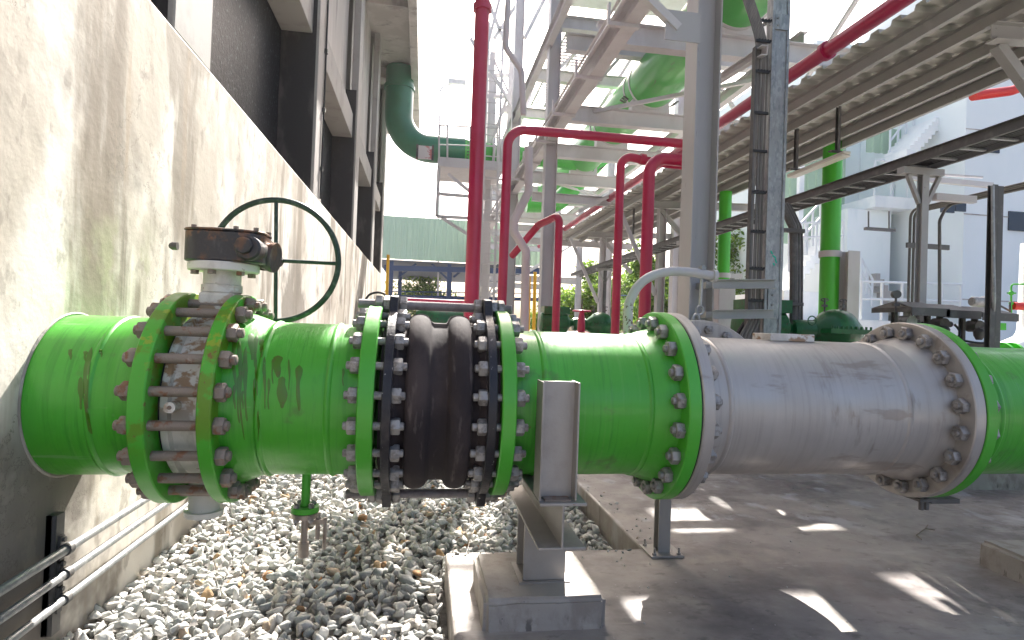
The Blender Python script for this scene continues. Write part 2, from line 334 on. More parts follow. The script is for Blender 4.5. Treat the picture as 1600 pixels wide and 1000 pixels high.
# gravel
def hull_rock(k):
    r = np.random.default_rng(100+k); bm = bmesh.new()
    pts = r.normal(size=(11, 3)); pts /= np.linalg.norm(pts, axis=1)[:, None]; pts *= r.uniform(.75, 1.05, (11, 1)); pts *= np.array([1.15, .9, .62])*r.uniform(.85, 1.15, 3)
    for p in pts: bm.verts.new(p)
    g = bmesh.ops.convex_hull(bm, input=bm.verts)
    bmesh.ops.delete(bm, geom=[v for v in bm.verts if not v.link_faces], context='VERTS')
    bmesh.ops.bevel(bm, geom=list(bm.edges), offset=.07, segments=1, affect='EDGES', profile=.5)
    bmesh.ops.triangulate(bm, faces=bm.faces); bm.verts.ensure_lookup_table(); bm.verts.index_update()
    V = np.array([v.co[:] for v in bm.verts]); Fc = np.array([[v.index for v in f.verts] for f in bm.faces]); bm.free(); return V, Fc
rocks = [hull_rock(k) for k in range(24)]
def scatter(points, sizes, name, label):
    Vs = []; Fs = []; Rs = []; off = 0
    for p, sz in zip(points, sizes):
        V, Fc = rocks[rng.integers(24)]
        q = rng.normal(size=4); q[1:3] *= .45; q /= np.linalg.norm(q); w_, x, y, z = q
        R = np.array([[1-2*(y*y+z*z), 2*(x*y-z*w_), 2*(x*z+y*w_)], [2*(x*y+z*w_), 1-2*(x*x+z*z), 2*(y*z-x*w_)], [2*(x*z-y*w_), 2*(y*z+x*w_), 1-2*(x*x+y*y)]])
        Vs.append((V*sz) @ R.T+p); Fs.append(Fc+off); off += len(V); Rs.append(np.full(len(V), rng.random()))
    V = np.concatenate(Vs); Fc = np.concatenate(Fs); me = bpy.data.meshes.new(name)
    me.vertices.add(len(V)); me.vertices.foreach_set('co', V.astype(np.float32).ravel())
    me.loops.add(len(Fc)*3); me.loops.foreach_set('vertex_index', Fc.astype(np.int32).ravel())
    me.polygons.add(len(Fc)); me.polygons.foreach_set('loop_start', np.arange(0, len(Fc)*3, 3, dtype=np.int32)); me.polygons.foreach_set('loop_total', np.full(len(Fc), 3, np.int32))
    me.update(); me.validate()
    a = me.attributes.new('rnd', 'FLOAT', 'POINT'); a.data.foreach_set('value', np.concatenate(Rs).astype(np.float32))
    me.materials.append(M_stone); o = bpy.data.objects.new(name, me); C.objects.link(o); tag(o, label, 'gravel', kind='stuff'); return o
pts = []; szs = []
cell = .052
y = 1.5
while y < 12:
    c = cell if y < 7 else cell*1.7
    x = WX+.03
    while x < 1.18:
        if not (x > .135 and y < 3.05):
            for lay in range(2 if y < 7 else 1):
                sz = rng.uniform(.021, .041)*(1 if y < 7 else 1.6)*(1.25 if rng.random() < .12 else 1)
                pile = .03*math.sin(x*3.1+1)*math.sin(y*2.3)
                pts.append((x+rng.uniform(-.5, .5)*c, y+rng.uniform(-.5, .5)*c, GZ-.02+lay*.030+rng.uniform(-.008, .014)+pile)); szs.append(sz)
        x += c
    y += c
scatter(pts, szs, 'gravel', 'pale crushed stone gravel spread below the pipeline beside the wall')

pp_ = []; ss_ = []
for k in range(150):
    if k < 70: pp_.append((rng.uniform(.17, 1.2), 3.03-abs(rng.normal())*.10-.01, .004)) if k % 2 else pp_.append((1.21+abs(rng.normal())*.10, rng.uniform(3.05, 5), .004))
    else: pp_.append((rng.uniform(.2, 4.2), rng.uniform(1.7, 4.6), .002))
    ss_.append(rng.uniform(.003, .009) if k >= 40 else rng.uniform(.006, .018))
scatter(pp_, ss_, 'grit', 'loose grit and small stone chips scattered on the concrete floor')
tw = MB()
for a, b in (((1432, 836), (1446, 826)), ((1446, 826), (1461, 828)), ((1432, 836), (1440, 843)), ((1446, 826), (1450, 820))):
    p0 = at(*a, Z=.008); p1 = at(*b, Z=.012); tw.cyl(p0, p1, .003, 5)
single_later = tw
# ------------------------------------------------------------------ cooling tower building
T = thing('cooling_tower', 'stained concrete cooling tower with dark wet openings along the left side', 'building', (WX, 10, 0))
YE = 19.0; WT = CAMZ+1.50
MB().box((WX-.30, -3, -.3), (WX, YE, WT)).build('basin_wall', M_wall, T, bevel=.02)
FX = WX-.06      # facade plane
ys = [3.35, 7.35, 11.35, 15.35]; HS0 = CAMZ+7.39
MB().box((FX-1.2, -3, WT-.3), (FX-.42, YE, HS0)).build('water_fill', M_fill, T)
HS = CAMZ+7.4    # soffit height
OT = CAMZ+3.45   # opening top
for yy in [-.65]+ys+[18.6]:
    t = MB().box((FX-.41, yy, WT+.02), (FX-.004, yy+.55, OT+.9)).build('wet_pier', M_wet, T)
    MB().box((FX-.10, yy+.003, WT+.02), (FX+.03, yy+.55-.003, HS)).build('column', M_ctcol2, T, bevel=.01)
for yy in [-.65]+ys:
    if yy < YE-1:
        MB().box((FX-.41, yy+.55, OT), (FX-.05, yy+4.0, OT+.45)).build('lintel', M_ctcol2, T, bevel=.01)
        MB().box((FX-.41, yy+.55, OT+.45), (FX-.20, yy+4.0, HS)).build('spandrel', M_ctcol, T)
SX = -.42        # eaves edge
MB().box((FX-1.5, -3, HS), (SX, 23.5, HS+.25)).build('roof_slab', M_ctcol, T)
MB().box((SX-.18, -3, HS-.38), (SX+.02, 23.5, HS-.004)).build('eaves_beam', M_ctcol, T, bevel=.01)
for yy in [1.3, 5.3, 9.3, 13.3, 17.3, 20.8]:
    MB().box((FX-.1, yy+.08, HS-.30), (SX-.18, yy+.32, HS-.004)).build('soffit_rib', M_ctcol, T)
MB().box((FX-1.2, YE, WT-1.6), (FX+.0, YE+.5, HS)).build('end_wall', M_ctcol, T)
# lightning conductor cable on the second column
cb = MB(); cx = FX+.045; cb.tube([(cx, 7.75, z) for z in np.linspace(WT+.05, HS, 12)], .012, 6)
for z in np.arange(WT+.4, HS, .75): cb.box((FX+.03, 7.72, z), (FX+.065, 7.78, z+.05))
single('down_conductor_cable', cb, M_blackc, 'thin black cable clipped up the second pale concrete column of the cooling tower', 'cable')
single('dry_twig', single_later, M_bark, 'small dry twig lying on the concrete floor in front of the far patch', 'twig')
# wall conduits and bracket rails
def wy(px, py): return at(px, py, X=WX+.05)
for k, (a, b_, rr) in enumerate([((0, 915), (224, 783), .016), ((0, 958), (256, 790), .015), ((0, 1000), (290, 793), .0145)]):
    A = wy(*a); B_ = wy(*b_); d = (B_-A); z0 = (A.z+B_.z)/2
    lab = ['topmost of the three grey conduits on the concrete wall, below the green pipe', 'middle one of the three grey conduits on the concrete wall', 'lowest of the three grey conduits along the concrete wall, nearest the gravel'][k]
    t = thing('wall_conduit', lab, 'conduit', (WX+.06, 2, z0), 'conduits along the concrete wall')
    MB().cyl((WX+.062, -.5, z0), (WX+.062, 6.5, z0), rr, 14).build('tube', M_galv, t)
    for yy in (.9, 2.42, 3.95, 5.5):
        MB().box((WX+.038, yy-.014, z0-.05), (WX+.046, yy+.014, z0+.05)).cyl((WX+.062, yy-.014, z0), (WX+.062, yy+.014, z0), rr+.007, 12).cyl((WX+.046, yy, z0+.036), (WX+.056, yy, z0+.036), .010, 6).build('clamp', M_darkgalv, t)
zc = (wy(0, 958).z+wy(256, 790).z)/2
for k, yy in enumerate((.9, 2.42, 3.95, 5.5)):
    single('bracket_rail', MB().chan((WX+.02, yy, zc-.22), (WX+.02, yy, zc+.22), .04, .05, .004, up=(0, 1, 0)).box((WX, yy-.025, zc-.22), (WX+.036, yy+.025, zc+.22)), M_darkgalv,
           ['upright steel channel on the wall, in front of the frame edge', 'upright steel channel carrying the three conduits at the bottom left corner', 'upright steel channel carrying the conduits below the valve', 'farthest upright steel channel carrying the conduits on the wall'][k], 'bracket', 'conduit brackets on the wall')

# ------------------------------------------------------------------ pipeline
Y0, Z0, RP, RF = 2.527, CAMZ-.315, .305, .410
def AX(x): return Vector((x, Y0, Z0))
PARTN = 96
def pipe_mesh(x0, x1, welds=(), neck0=False, neck1=False):
    pr = [(x0, .28), (x0, RP+(.03 if neck0 else 0))]
    if neck0: pr += [(x0+.03, RP+.028), (x0+.10, RP+.002), (x0+.11, RP)]
    mid = []
    for wv in sorted(welds): mid += [(wv-.012, RP), (wv-.006, RP+.005), (wv, RP+.0065), (wv+.006, RP+.005), (wv+.012, RP)]
    end = []
    if neck1: end = [(x1-.11, RP), (x1-.10, RP+.002), (x1-.03, RP+.028)]
    pr += [p for p in mid]+end+[(x1, RP+(.03 if neck1 else 0)), (x1, .28)]
    return MB().lathe([(a, b_) for a, b_ in pr], (0, Y0, Z0), (1, 0, 0), PARTN, close=True)
def flange_mesh(x0, x1, R=RF, ri=.285, n=PARTN):
    c = .004
    return MB().lathe([(x0, ri), (x0, R-c), (x0+c, R), (x1-c, R), (x1, R-c), (x1, ri)], (0, Y0, Z0), (1, 0, 0), n, close=True)
def nut(mb, x0, x1, y, z, af=.047, rot=0.):
    """hex nut with chamfered corners, axis along X"""
    R = af/2/math.cos(PI/6); c = (x1-x0)*.14
    rings = [(x0, R*.90), (x0+c, R), (x1-c, R), (x1, R*.90)]; vs = []
    for x, r in rings:
        for k in range(6): vs.append((x, y+r*math.cos(rot+k*PI/3), z+r*math.sin(rot+k*PI/3)))
    fs = [(i*6+k, i*6+(k+1) % 6, (i+1)*6+(k+1) % 6, (i+1)*6+k) for i in range(3) for k in range(6)]+[tuple(range(5, -1, -1)), tuple(range(18, 24))]
    mb.add(vs, fs)
def stud(mb, x0, x1, y, z, r=.0145, thread=False):
    if thread:
        pr = [(x0, 0), (x0, r*.85)]; x = x0+.002
        while x < x1-.003: pr += [(x, r*.9), (x+.0025, r)]; x += .005
        pr += [(x1, r*.85), (x1, 0)]
        mb.lathe([(a, b_) for a, b_ in pr], (0, y, z), (1, 0, 0), 14)
    else:
        mb.lathe([(x0, 0), (x0, r*.7), (x0+.003, r), (x1-.003, r), (x1, r*.7), (x1, 0)], (0, y, z), (1, 0, 0), 14)
def bolt_circle(parent, x0, x1, pr0, pr1, m_, R=.362, n=20, nt_=.034, name='bolt', phase=None, only=None, af=.056):
    """studs from x0-.. to x1 with a nut at each outer face; children of parent (origin on the axis)"""
    src = None; ph0 = PI/n if phase is None else phase
    for k in range(n):
        r0 = random.random()
        if k % 4 == 0:
            mb = MB(); sy, sz = Y0, Z0+R
            j0 = random.uniform(-.004, .006); j1 = random.uniform(-.004, .006)
            stud(mb, x0-nt_-pr0-j0, x1+nt_+pr1+j1, sy, sz, .018 if name == 'stud_bolt' else .0150)
            if pr0 > -1: nut(mb, x0-nt_, x0, sy, sz, af, r0)
            if pr1 > -1: nut(mb, x1, x1+nt_, sy, sz, af, r0*2.3)
            b = mb.build(name, m_, parent, origin=worigin(parent)); src = b
        else:
            b = src.copy(); C.objects.link(b); b.parent = parent
        b.rotation_euler = (ph0+k*2*PI/n, 0, 0)
# 1 stub from the wall
p1 = thing('pipe_stub', 'short green pipe stub with rust runs coming out of the concrete wall', 'pipe', AX(-1.33))
pipe_mesh(WX-.05, -.955, (-1.13,), neck1=True).build('pipe_barrel', M_green, p1)
f1 = flange_mesh(-.959, -.905).build('flange', M_greenflange, p1)
gr = MB().lathe([(WX+.001, RP-.01), (WX+.005, RP+.006), (WX+.001, RP+.012)], (0, Y0, Z0), (1, 0, 0), 48, close=True)
g_ = gr.build('wall_seal', M_plinth, p1)
# 2 butterfly valve
v = thing('butterfly_valve', 'flanged valve with chalky white body, black gearbox and dark green handwheel between green flanges', 'valve', AX(-.824))
vb = MB().lathe([(-.892, .27), (-.892, .318), (-.886, .322), (-.866, .322), (-.860, .302), (-.788, .302), (-.782, .322), (-.762, .322), (-.756, .318), (-.756, .27)], (0, Y0, Z0), (1, 0, 0), 80, close=True)
body = vb.build('body', M_valve, v)
sealm = MB().lathe([(-.905, .28), (-.905, .30), (-.892, .30), (-.892, .28)], (0, Y0, Z0), (1, 0, 0), 48, close=True)
sealm.lathe([(-.756, .28), (-.756, .30), (-.743, .30), (-.743, .28)], (0, Y0, Z0), (1, 0, 0), 48, close=True).build('gasket', M_blackc, v)
# long studs across the valve body
bolt_circle(body, -.959, -.695, .018, .018, M_nutrust, R=.370, n=20, name='stud_bolt', af=.058)
VX = -.806
zz = lambda py, Y=Y0: at(348, py, Y=Y).z
nb = MB().box((VX-.065, Y0-.075, Z0+.28), (VX+.065, Y0+.075, Z0+.415)).build('neck_block', M_valve, v, bevel=.012)
z1, z2, z3, z4 = zz(458), zz(425), zz(412), zz(366)
MB().lathe([(zz(470), .070), (z1, .070), (z1+.002, .076), (z1+.03, .076), (z1+.034, .070), (z2+.004, .070)], (VX, Y0, 0), (0, 0, 1), 40).build('stem_neck', M_valve, v)
mf = MB().lathe([(z2, .05), (z2, .128), (z2+.004, .132), (z3-.004, .132), (z3, .128), (z3, .05)], (VX+.005, Y0, 0), (0, 0, 1), 48, close=True)
mfo = mf.build('mounting_flange', M_valve, v)
for a in (.5, 1.4, 2.3, 3.6, 4.6, 5.6):
    q = MB(); q.lathe([(0, 0), (0, .016), (.016, .016), (.016, 0)], (VX+.005+.105*math.cos(a), Y0+.105*math.sin(a), z2-.016), (0, 0, 1), 6).build('bolt', M_nutrust, mfo)
# gearbox: rounded quadrant housing + worm housing
def outline_box(cx, cy, w1, d1, z0, z1_, r=.05, n=8):
    pr = []
    for sx, sy, a0 in ((1, 1, 0), (-1, 1, PI/2), (-1, -1, PI), (1, -1, 1.5*PI)):
        for k in range(n+1):
            a = a0+k*PI/2/n; pr.append((cx+sx*(w1-r)+r*math.cos(a), cy+sy*(d1-r)+r*math.sin(a)))
    N = len(pr); return [(x, y_, z0) for x, y_ in pr]+[(x, y_, z1_) for x, y_ in pr], [(i, (i+1) % N, N+(i+1) % N, N+i) for i in range(N)]+[tuple(range(N-1, -1, -1)), tuple(range(N, 2*N))]
gb = MB(); gb.add(*outline_box(VX+.020, Y0+.0, .150, .118, z3, z4, .085))
gbo = gb.build('gearbox', M_black, v, bevel=.006)
MB().add(*outline_box(VX+.020, Y0, .153, .121, z4, z4+.008, .087)).build('cover_plate', M_black, gbo, bevel=.002)
MB().lathe([(z4+.008, 0), (z4+.008, .075), (z4+.016, .072), (z4+.020, .05), (z4+.020, 0)][::-1], (VX-.02, Y0, 0), (0, 0, 1), 32).build('indicator_cap', M_black, gbo)
for dx, dy in ((-.10, -.085), (.13, -.09), (.06, -.105), (-.115, .02), (.15, .02), (-.08, .09), (.12, .09)):
    MB().lathe([(0, 0), (0, .010), (.012, .010), (.012, 0)], (VX+.015+dx, Y0+dy, z4+.008), (0, 0, 1), 6).build('cover_bolt', M_nutrust, gbo)
wz = (z3+z4)/2-.005; wx_ = VX+.178
MB().lathe([(-.135, 0), (-.135, .040), (-.128, .048), (.10, .050), (.10, .066), (.125, .066), (.125, .03), (.18, .03), (.18, 0)], (wx_-.05, Y0, wz), (0, 1, 0), 32).build('worm_housing', M_black, gbo)
MB().lathe([(-.150, 0), (-.150, .030), (-.146, .034), (-.120, .034), (-.12, 0)], (VX+.115, Y0, wz+.008), (0, 1, 0), 8).build('end_plug', M_black, gbo)
MB().lathe([(-.165, 0), (-.160, .010), (-.150, .016), (-.13, .016), (-.13, 0)], (VX-.055, Y0+.03, wz+.01), (1, 0, 0), 16).build('stop_screw', M_darkgalv, gbo)
MB().lathe([(0, .0), (0, .05), (.04, .062), (.055, .062), (.055, 0)], (VX+.14, Y0+.04, wz-.012), (1, -.15, -.1), 32).build('bearing_housing', M_black, gbo)
# handwheel
HY = 2.86; hc = at(431, 407, Y=HY); hr = .280
hw = MB().tube([(hc.x+hr*math.cos(a), HY, hc.z+hr*math.sin(a)) for a in np.linspace(0, 2*PI, 65)], .0135, 10, cap=False)
hwo = hw.build('handwheel', M_wheel, v)
for a in (92, 0, 183, 272):
    a = math.radians(a); e = Vector((hc.x+hr*math.cos(a), HY, hc.z+hr*math.sin(a)))
    MB().cyl((hc.x, HY, hc.z), e, .009, 8).build('spoke', M_wheel, hwo)
MB().cyl((hc.x, Y0+.1, hc.z), (hc.x, HY+.02, hc.z), .017, 16).cyl((hc.x, HY-.02, hc.z), (hc.x, HY+.02, hc.z), .032, 20).build('wheel_shaft', M_black, hwo)
# test port and bottom cap
pp = at(274, 634, Y=Y0-.31)
MB().lathe([(-.045, .007), (-.045, .019), (.02, .019), (.02, 0)], (pp.x, pp.y-.005, pp.z), (0, 1, 0), 20).build('test_port', M_valve, v)
MB().cyl((pp.x, pp.y-.0515, pp.z), (pp.x, pp.y-.04, pp.z), .0075, 12).build('port_hole', M_nutrust, v)
MB().lathe([(-.475, 0), (-.475, .070), (-.452, .074), (-.452, .058), (-.30, .058)], (-.838, Y0, Z0), (0, 0, 1), 32).build('bottom_cap', M_valve, v)
# 3 green spool between the valve and the rubber joint
sA = thing('green_pipe_spool', 'green pipe spool with brown drips between the valve and the rubber joint', 'pipe', AX(-.45))
pipe_mesh(-.70, -.21, (-.575, -.335), neck0=True).build('pipe_barrel', M_green, sA)
flange_mesh(-.743, -.695).build('flange', M_greenflange, sA)
RJ = .388
f3 = flange_mesh(-.222, -.165, RJ).build('flange', M_greenflange, sA)
M_run = mat('olive run mark', (.055, .17, .004), .35, 0, [((.10, .06, .015), (50, 50, 20), .54, .64, .4, None)], coat=.3)
def on_pipe(px_, py_, rr=RP+.0012):
    d = ray(px_, py_); o = (0., 0., CAMZ)
    a = d[1]**2+d[2]**2; b = 2*(-Y0*d[1]+(CAMZ-Z0)*d[2]); c = Y0**2+(CAMZ-Z0)**2-rr**2
    D = b*b-4*a*c
    t = (-b-math.sqrt(max(D, 0)))/(2*a); return Vector((d[0]*t, d[1]*t, CAMZ+d[2]*t))
def pipe_r(x):
    t = min(x+.70 if x > -.70 else 9, -.955-x if x < -.955 else 9)
    r = RP+.0285 if t < .03 else RP+.002+(.10-t)/.07*.026 if t < .10 else RP
    return r+(.0066 if min(abs(x+.575), abs(x+1.13), abs(x+.335)) < .009 else 0)
def run_mark(par, px_, y0_, y1_, w_, blob=.35):
    A = on_pipe(px_, y0_); rr_ = pipe_r(A.x)+.001; A = on_pipe(px_, y0_, rr_); B_ = on_pipe(px_, y1_, rr_); a0 = math.atan2(A.z-Z0, A.y-Y0); a1 = math.atan2(B_.z-Z0, B_.y-Y0)
    a0 %= 2*PI; a1 %= 2*PI
    wm = w_/F*1.9; N = 22; vs = []; r_ = random.Random(int(px_*7+y0_)); ph = r_.random()*6
    for k in range(N+1):
        t = k/N; a = a0+(a1-a0)*t
        pr_ = (math.sin(min(t/.12, 1)*PI/2))*(1-.62*max(0, (t-blob)/(1-blob))**.6)*(1 if t < .97 else .6)
        pr_ *= 1+.22*math.sin(t*9+ph); x = A.x+(B_.x-A.x)*t+.0015*math.sin(t*7+ph)
        for s_ in (-.5, 0, .5):
            rr = pipe_r(x+s_*wm*pr_)+(.0016 if s_ == 0 else .0007); vs.append((x+s_*wm*pr_, Y0+rr*math.cos(a), Z0+rr*math.sin(a)))
    fs = []
    for k in range(N):
        for j in (0, 1): i = k*3+j; fs.append((i, i+1, i+4, i+3))
    MB().add(vs, fs).build('run_mark', M_run, par, smooth=60)
for q in ((367, 522, 605, 8), (373, 585, 662, 5), (385, 540, 660, 7), (393, 520, 560, 12), (401, 522, 618, 7), (409, 530, 560, 9), (414, 556, 640, 5), (420, 590, 640, 4), (434, 555, 590, 14, .6), (441, 588, 638, 15, .8), (467, 570, 642, 11, .25), (379, 610, 640, 4), (536, 575, 603, 4), (375, 530, 620, 7), (380, 560, 690, 4), (366, 600, 640, 5), (398, 590, 650, 4), (426, 560, 600, 4), (452, 560, 610, 4), (404, 640, 690, 3)): run_mark(sA, *q)
for q in ((144, 542, 678, 11, .3), (127, 588, 640, 8, .5), (110, 545, 562, 7), (133, 548, 564, 6), (157, 545, 556, 5)): run_mark(p1, *q)
# drain valve under it
d0 = at(479, 742, Y=Y0); dx = d0.x; zb = Z0-RP
dv = MB().cyl((dx, Y0, zb-.135), (dx, Y0, zb+.02), .018, 16).lathe([(-.16, .012), (-.16, .055), (-.138, .055), (-.138, .02)], (dx, Y0, zb), (0, 0, 1), 28, close=True)
dvo = dv.build('drain_branch', M_green, sA)
q = MB().lathe([(-.182, 0), (-.182, .052), (-.164, .052), (-.164, 0)], (dx, Y0, zb), (0, 0, 1), 28).cyl((dx, Y0, zb-.30), (dx, Y0, zb-.18), .014, 16).cyl((dx, Y0, zb-.345), (dx, Y0, zb-.285), .021, 16).cyl((dx+.045, Y0+.05, zb-.29), (dx+.045, Y0+.05, zb-.18), .010, 10).box((dx, Y0+.03, zb-.225), (dx+.075, Y0+.045, zb-.205)).cyl((dx+.075, Y0+.04, zb-.33), (dx+.075, Y0+.04, zb-.20), .008, 8)
q.build('drain_nipple', M_stain, dvo)
for k in range(4):
    a = PI/4+k*PI/2; xx, yy = dx+.040*math.cos(a), Y0+.040*math.sin(a)
    MB().cyl((xx, yy, zb-.20), (xx, yy, zb-.12), .0065, 8).lathe([(0, 0), (0, .012), (.012, .012), (.012, 0)], (xx, yy, zb-.137), (0, 0, 1), 6).lathe([(0, 0), (0, .012), (.012, .012), (.012, 0)], (xx, yy, zb-.195), (0, 0, 1), 6).build('bolt', M_nut, dvo)
# 4 rubber expansion joint
J = thing('rubber_expansion_joint', 'black twin arch rubber expansion joint with tie rods between green flanges', 'expansion joint', AX(.07))
pr = [(-.150, .27), (-.150, .345), (-.095, .345), (-.075, .318), (-.045, .316)]
def arch(c, w_, base, top): return [(c+w_*math.cos(PI-t*PI), base+(top-base)*math.sin(t*PI)**.8) for t in np.linspace(.04, .96, 13)]
pr += arch(-.012, .046, .326, .362)+[(.045, .326), (.095, .326)]+arch(.148, .046, .326, .362)+[(.185, .316), (.22, .318), (.24, .345), (.295, .345), (.295, .27)]
bel = MB().lathe(pr, (0, Y0, Z0), (1, 0, 0), 96, close=True).build('rubber_bellows', M_rubber, J, smooth=50)
def plate(x0, x1):
    N = 96; prf = []
    for k in range(N):
        a = 2*PI*k/N; r = RJ-.005
        for c in (PI/2, 3*PI/2):
            d = abs((a-c+PI) % (2*PI)-PI)
            if d < .22: r = .435
            elif d < .30: r = .435+(d-.22)/.08*(RJ-.005-.435)
        prf.append((r*math.cos(a), r*math.sin(a)))
    ri = .335; vs = []
    for x in (x0, x1):
        vs += [(x, Y0+a, Z0+b_) for a, b_ in prf]
        vs += [(x, Y0+ri*math.cos(2*PI*k/N), Z0+ri*math.sin(2*PI*k/N)) for k in range(N)]
    fs = []
    for k in range(N):
        n_ = (k+1) % N
        fs += [(k, n_, N+n_, N+k), (2*N+k, 3*N+k, 3*N+n_, 2*N+n_), (k, 2*N+k, 2*N+n_, n_), (N+k, N+n_, 3*N+n_, 3*N+k)]
    return MB().add(vs, fs)
xl0, xl1, xr0, xr1 = -.137, -.103, .246, .280
pl = plate(xl0, xl1).build('retaining_plate', M_plate, J, bevel=.003)
prr = plate(xr0, xr1).build('retaining_plate', M_plate, J, bevel=.003)
bolt_circle(pl, -.222, xl1, .016, .016, M_nut, R=.350, n=20, af=.055)
bolt_circle(prr, xr0, .352, .016, .016, M_nut, R=.350, n=20, af=.055)
for zo in (.395, -.395):
    tr = MB(); stud(tr, -.27 if zo > 0 else -.29, .375, Y0, Z0+zo, .020, True)
    tro = tr.build('tie_rod', M_thread, J)
    for a, b_ in ((xl0-.030, xl0-.002), (xl0-.062, xl0-.032), (xl1+.002, xl1+.034), (xr0-.034, xr0-.002), (xr1+.002, xr1+.030), (xr1+.032, xr1+.062)):
        q = MB(); nut(q, a, b_, Y0, Z0+zo, .067, random.random()); q.build('nut', M_nut, tro)
# 5 green spool right of the joint
sB = thing('green_pipe_spool', 'green pipe spool resting on the steel beam support, right of the rubber joint', 'pipe', AX(.68))
pipe_mesh(.35, 1.012, (.475, .905), neck1=True).build('pipe_barrel', M_green, sB)
f4 = flange_mesh(.298, .352, RJ).build('flange', M_greenflange, sB)
f5 = flange_mesh(1.010, 1.062).build('flange', M_greenflange, sB)
# 6 silver spool
sC = thing('silver_pipe_spool', 'silver grey painted pipe section between two green flanges', 'pipe', AX(1.7))
pipe_mesh(1.11, 2.258, (1.24, 2.05), neck0=True, neck1=True).build('pipe_barrel', M_silver, sC)
f6 = flange_mesh(1.068, 1.118).build('flange', M_silver, sC)
f7 = flange_mesh(2.254, 2.306).build('flange', M_silver, sC)
bolt_circle(f6, 1.010, 1.118, .014, .010, M_nut, R=.360, af=.057)
gk = MB().lathe([(1.062, .29), (1.062, .403), (1.068, .403), (1.068, .29)], (0, Y0, Z0), (1, 0, 0), 64, close=True).lathe([(2.306, .29), (2.306, .403), (2.312, .403), (2.312, .29)], (0, Y0, Z0), (1, 0, 0), 64, close=True).build('gasket', M_blackc, sC)
# lug plate on top
a_ = at(1196, 522, Y=Y0-.02); b_ = at(1264, 533, Y=Y0-.02)
MB().box((a_.x, Y0-.06, Z0+RP-.004), (b_.x, Y0+.09, Z0+RP+.030)).build('lug_plate', M_valve, sC, bevel=.003)
# manhole branch at the back
mhx = at(1084, 610, Y=3.05).x
br = MB().lathe([(0, .25), (.39, .25), (.39, .24), (.0, .24)], (mhx, Y0+.02, Z0), (0, 1, 0), 48, close=True).build('manhole_neck', M_silver, sC)
mh = MB().lathe([(0, .23), (0, .39), (.006, .395), (.045, .395), (.045, .23)], (mhx, 2.985, Z0), (0, 1, 0), 64, close=True).lathe([(.05, 0), (.05, .39), (.10, .39), (.10, 0)], (mhx, 2.985, Z0), (0, 1, 0), 64).build('manhole_cover', M_silver, sC)
for k in range(20):
    a = k*2*PI/20+.2; xx, zz_ = mhx+.345*math.cos(a), Z0+.345*math.sin(a)
    MB().lathe([(-.034, 0), (-.034, .012), (-.024, .013), (-.024, .022), (-.022, .026), (0, .026), (0, 0)], (xx, 2.985, zz_), (0, 1, 0), 6).build('bolt', M_nut, mh)
# davit arm
dp = [at(x, y_, Y=3.14) for x, y_ in ((985, 640), (981, 500), (988, 462), (1008, 437), (1040, 425), (1075, 425), (1113, 431))]
def smoothp(P, n=6):
    out = []
    for i in range(len(P)-1):
        p0, p1_, p2, p3 = P[max(i-1, 0)], P[i], P[i+1], P[min(i+2, len(P)-1)]
        for k in range(n):
            t = k/n; out.append(.5*((2*p1_)+(-p0+p2)*t+(2*p0-5*p1_+4*p2-p3)*t*t+(-p0+3*p1_-3*p2+p3)*t**3))
    out.append(P[-1]); return out
M_davit = mat('rust speckled davit paint', (.46, .45, .46), .5, .1, [((.10, .05, .025), (55, 55, 55), .56, .60, .9, (('Z', .5, 1.31, .04),))])
dav = MB().tube(smoothp(dp), .026, 16).lathe([(0, 0), (0, .036), (.022, .036), (.022, 0)], dp[-1], (1, 0, -.05), 16)
davo = dav.build('davit_arm', M_davit, sC)
e0 = at(1098, 414, Y=3.14); e1 = at(1094, 478, Y=3.14); e2 = at(1087, 510, Y=3.14)
MB().cyl(e0, e1, .009, 10).lathe([(0, 0), (0, .022), (.02, .022), (.02, 0)], at(1097, 422, Y=3.14), (0, 0, 1), 6).tube([e1+Vector((.020*math.sin(a), 0, -.025-.025*math.cos(a))) for a in np.linspace(.0, 2*PI, 17)], .007, 8).tube([e2+Vector((.018*math.sin(a), 0, .035+.032*math.cos(a))) for a in np.linspace(0, 2*PI, 17)], .009, 8).build('eye_bolt', M_galv, davo)
MB().box((dp[0].x-.04, 3.0, Z0-.05), (mhx-.3, 3.13, Z0+.03)).build('davit_socket', M_silver, sC)
# 7 green pipe on the right
sD = thing('green_pipe_run', 'green pipe leaving the right edge of the photo after the silver section', 'pipe', AX(4))
pipe_mesh(2.36, 6.5, (2.50,), neck0=True).build('pipe_barrel', M_green, sD)
f8 = flange_mesh(2.312, 2.364).build('flange', M_greenflange, sD)
bolt_circle(f8, 2.254, 2.364, .014, .012, M_nut, R=.360, af=.058)

# ------------------------------------------------------------------ pipe support
st = thing('pipe_support', 'silver painted steel beam support with upright stop, standing on the concrete plinth', 'support', (.525, 2.46, .12))
TB = Z0-RP-.002
MB().hbeam((.525, 2.085, TB-.0875), (.525, 2.93, TB-.0875), .175, .170, .011, .008).build('cross_beam', M_support, st, bevel=.002)
MB().hbeam((.525, 2.46, .130), (.525, 2.46, TB-.1735), .175, .175, .011, .008, up=(0, 1, 0)).build('post', M_support, st, bevel=.002)
MB().box((.42, 2.355, .118), (.63, 2.565, .129)).build('base_plate', M_support, st)
zt = at(875, 597, Y=2.12).z
MB().hbeam((.507, 2.158, TB+.001), (.507, 2.158, zt), .112, .140, .007, .006, up=(1, 0, 0)).build('upright_stop', M_support, st, bevel=.0015)
MB().bar((.46, 2.158, TB+.002), (.555, 2.158, TB+.002), .11, .006).build('weld_seam', M_nutrust, st)
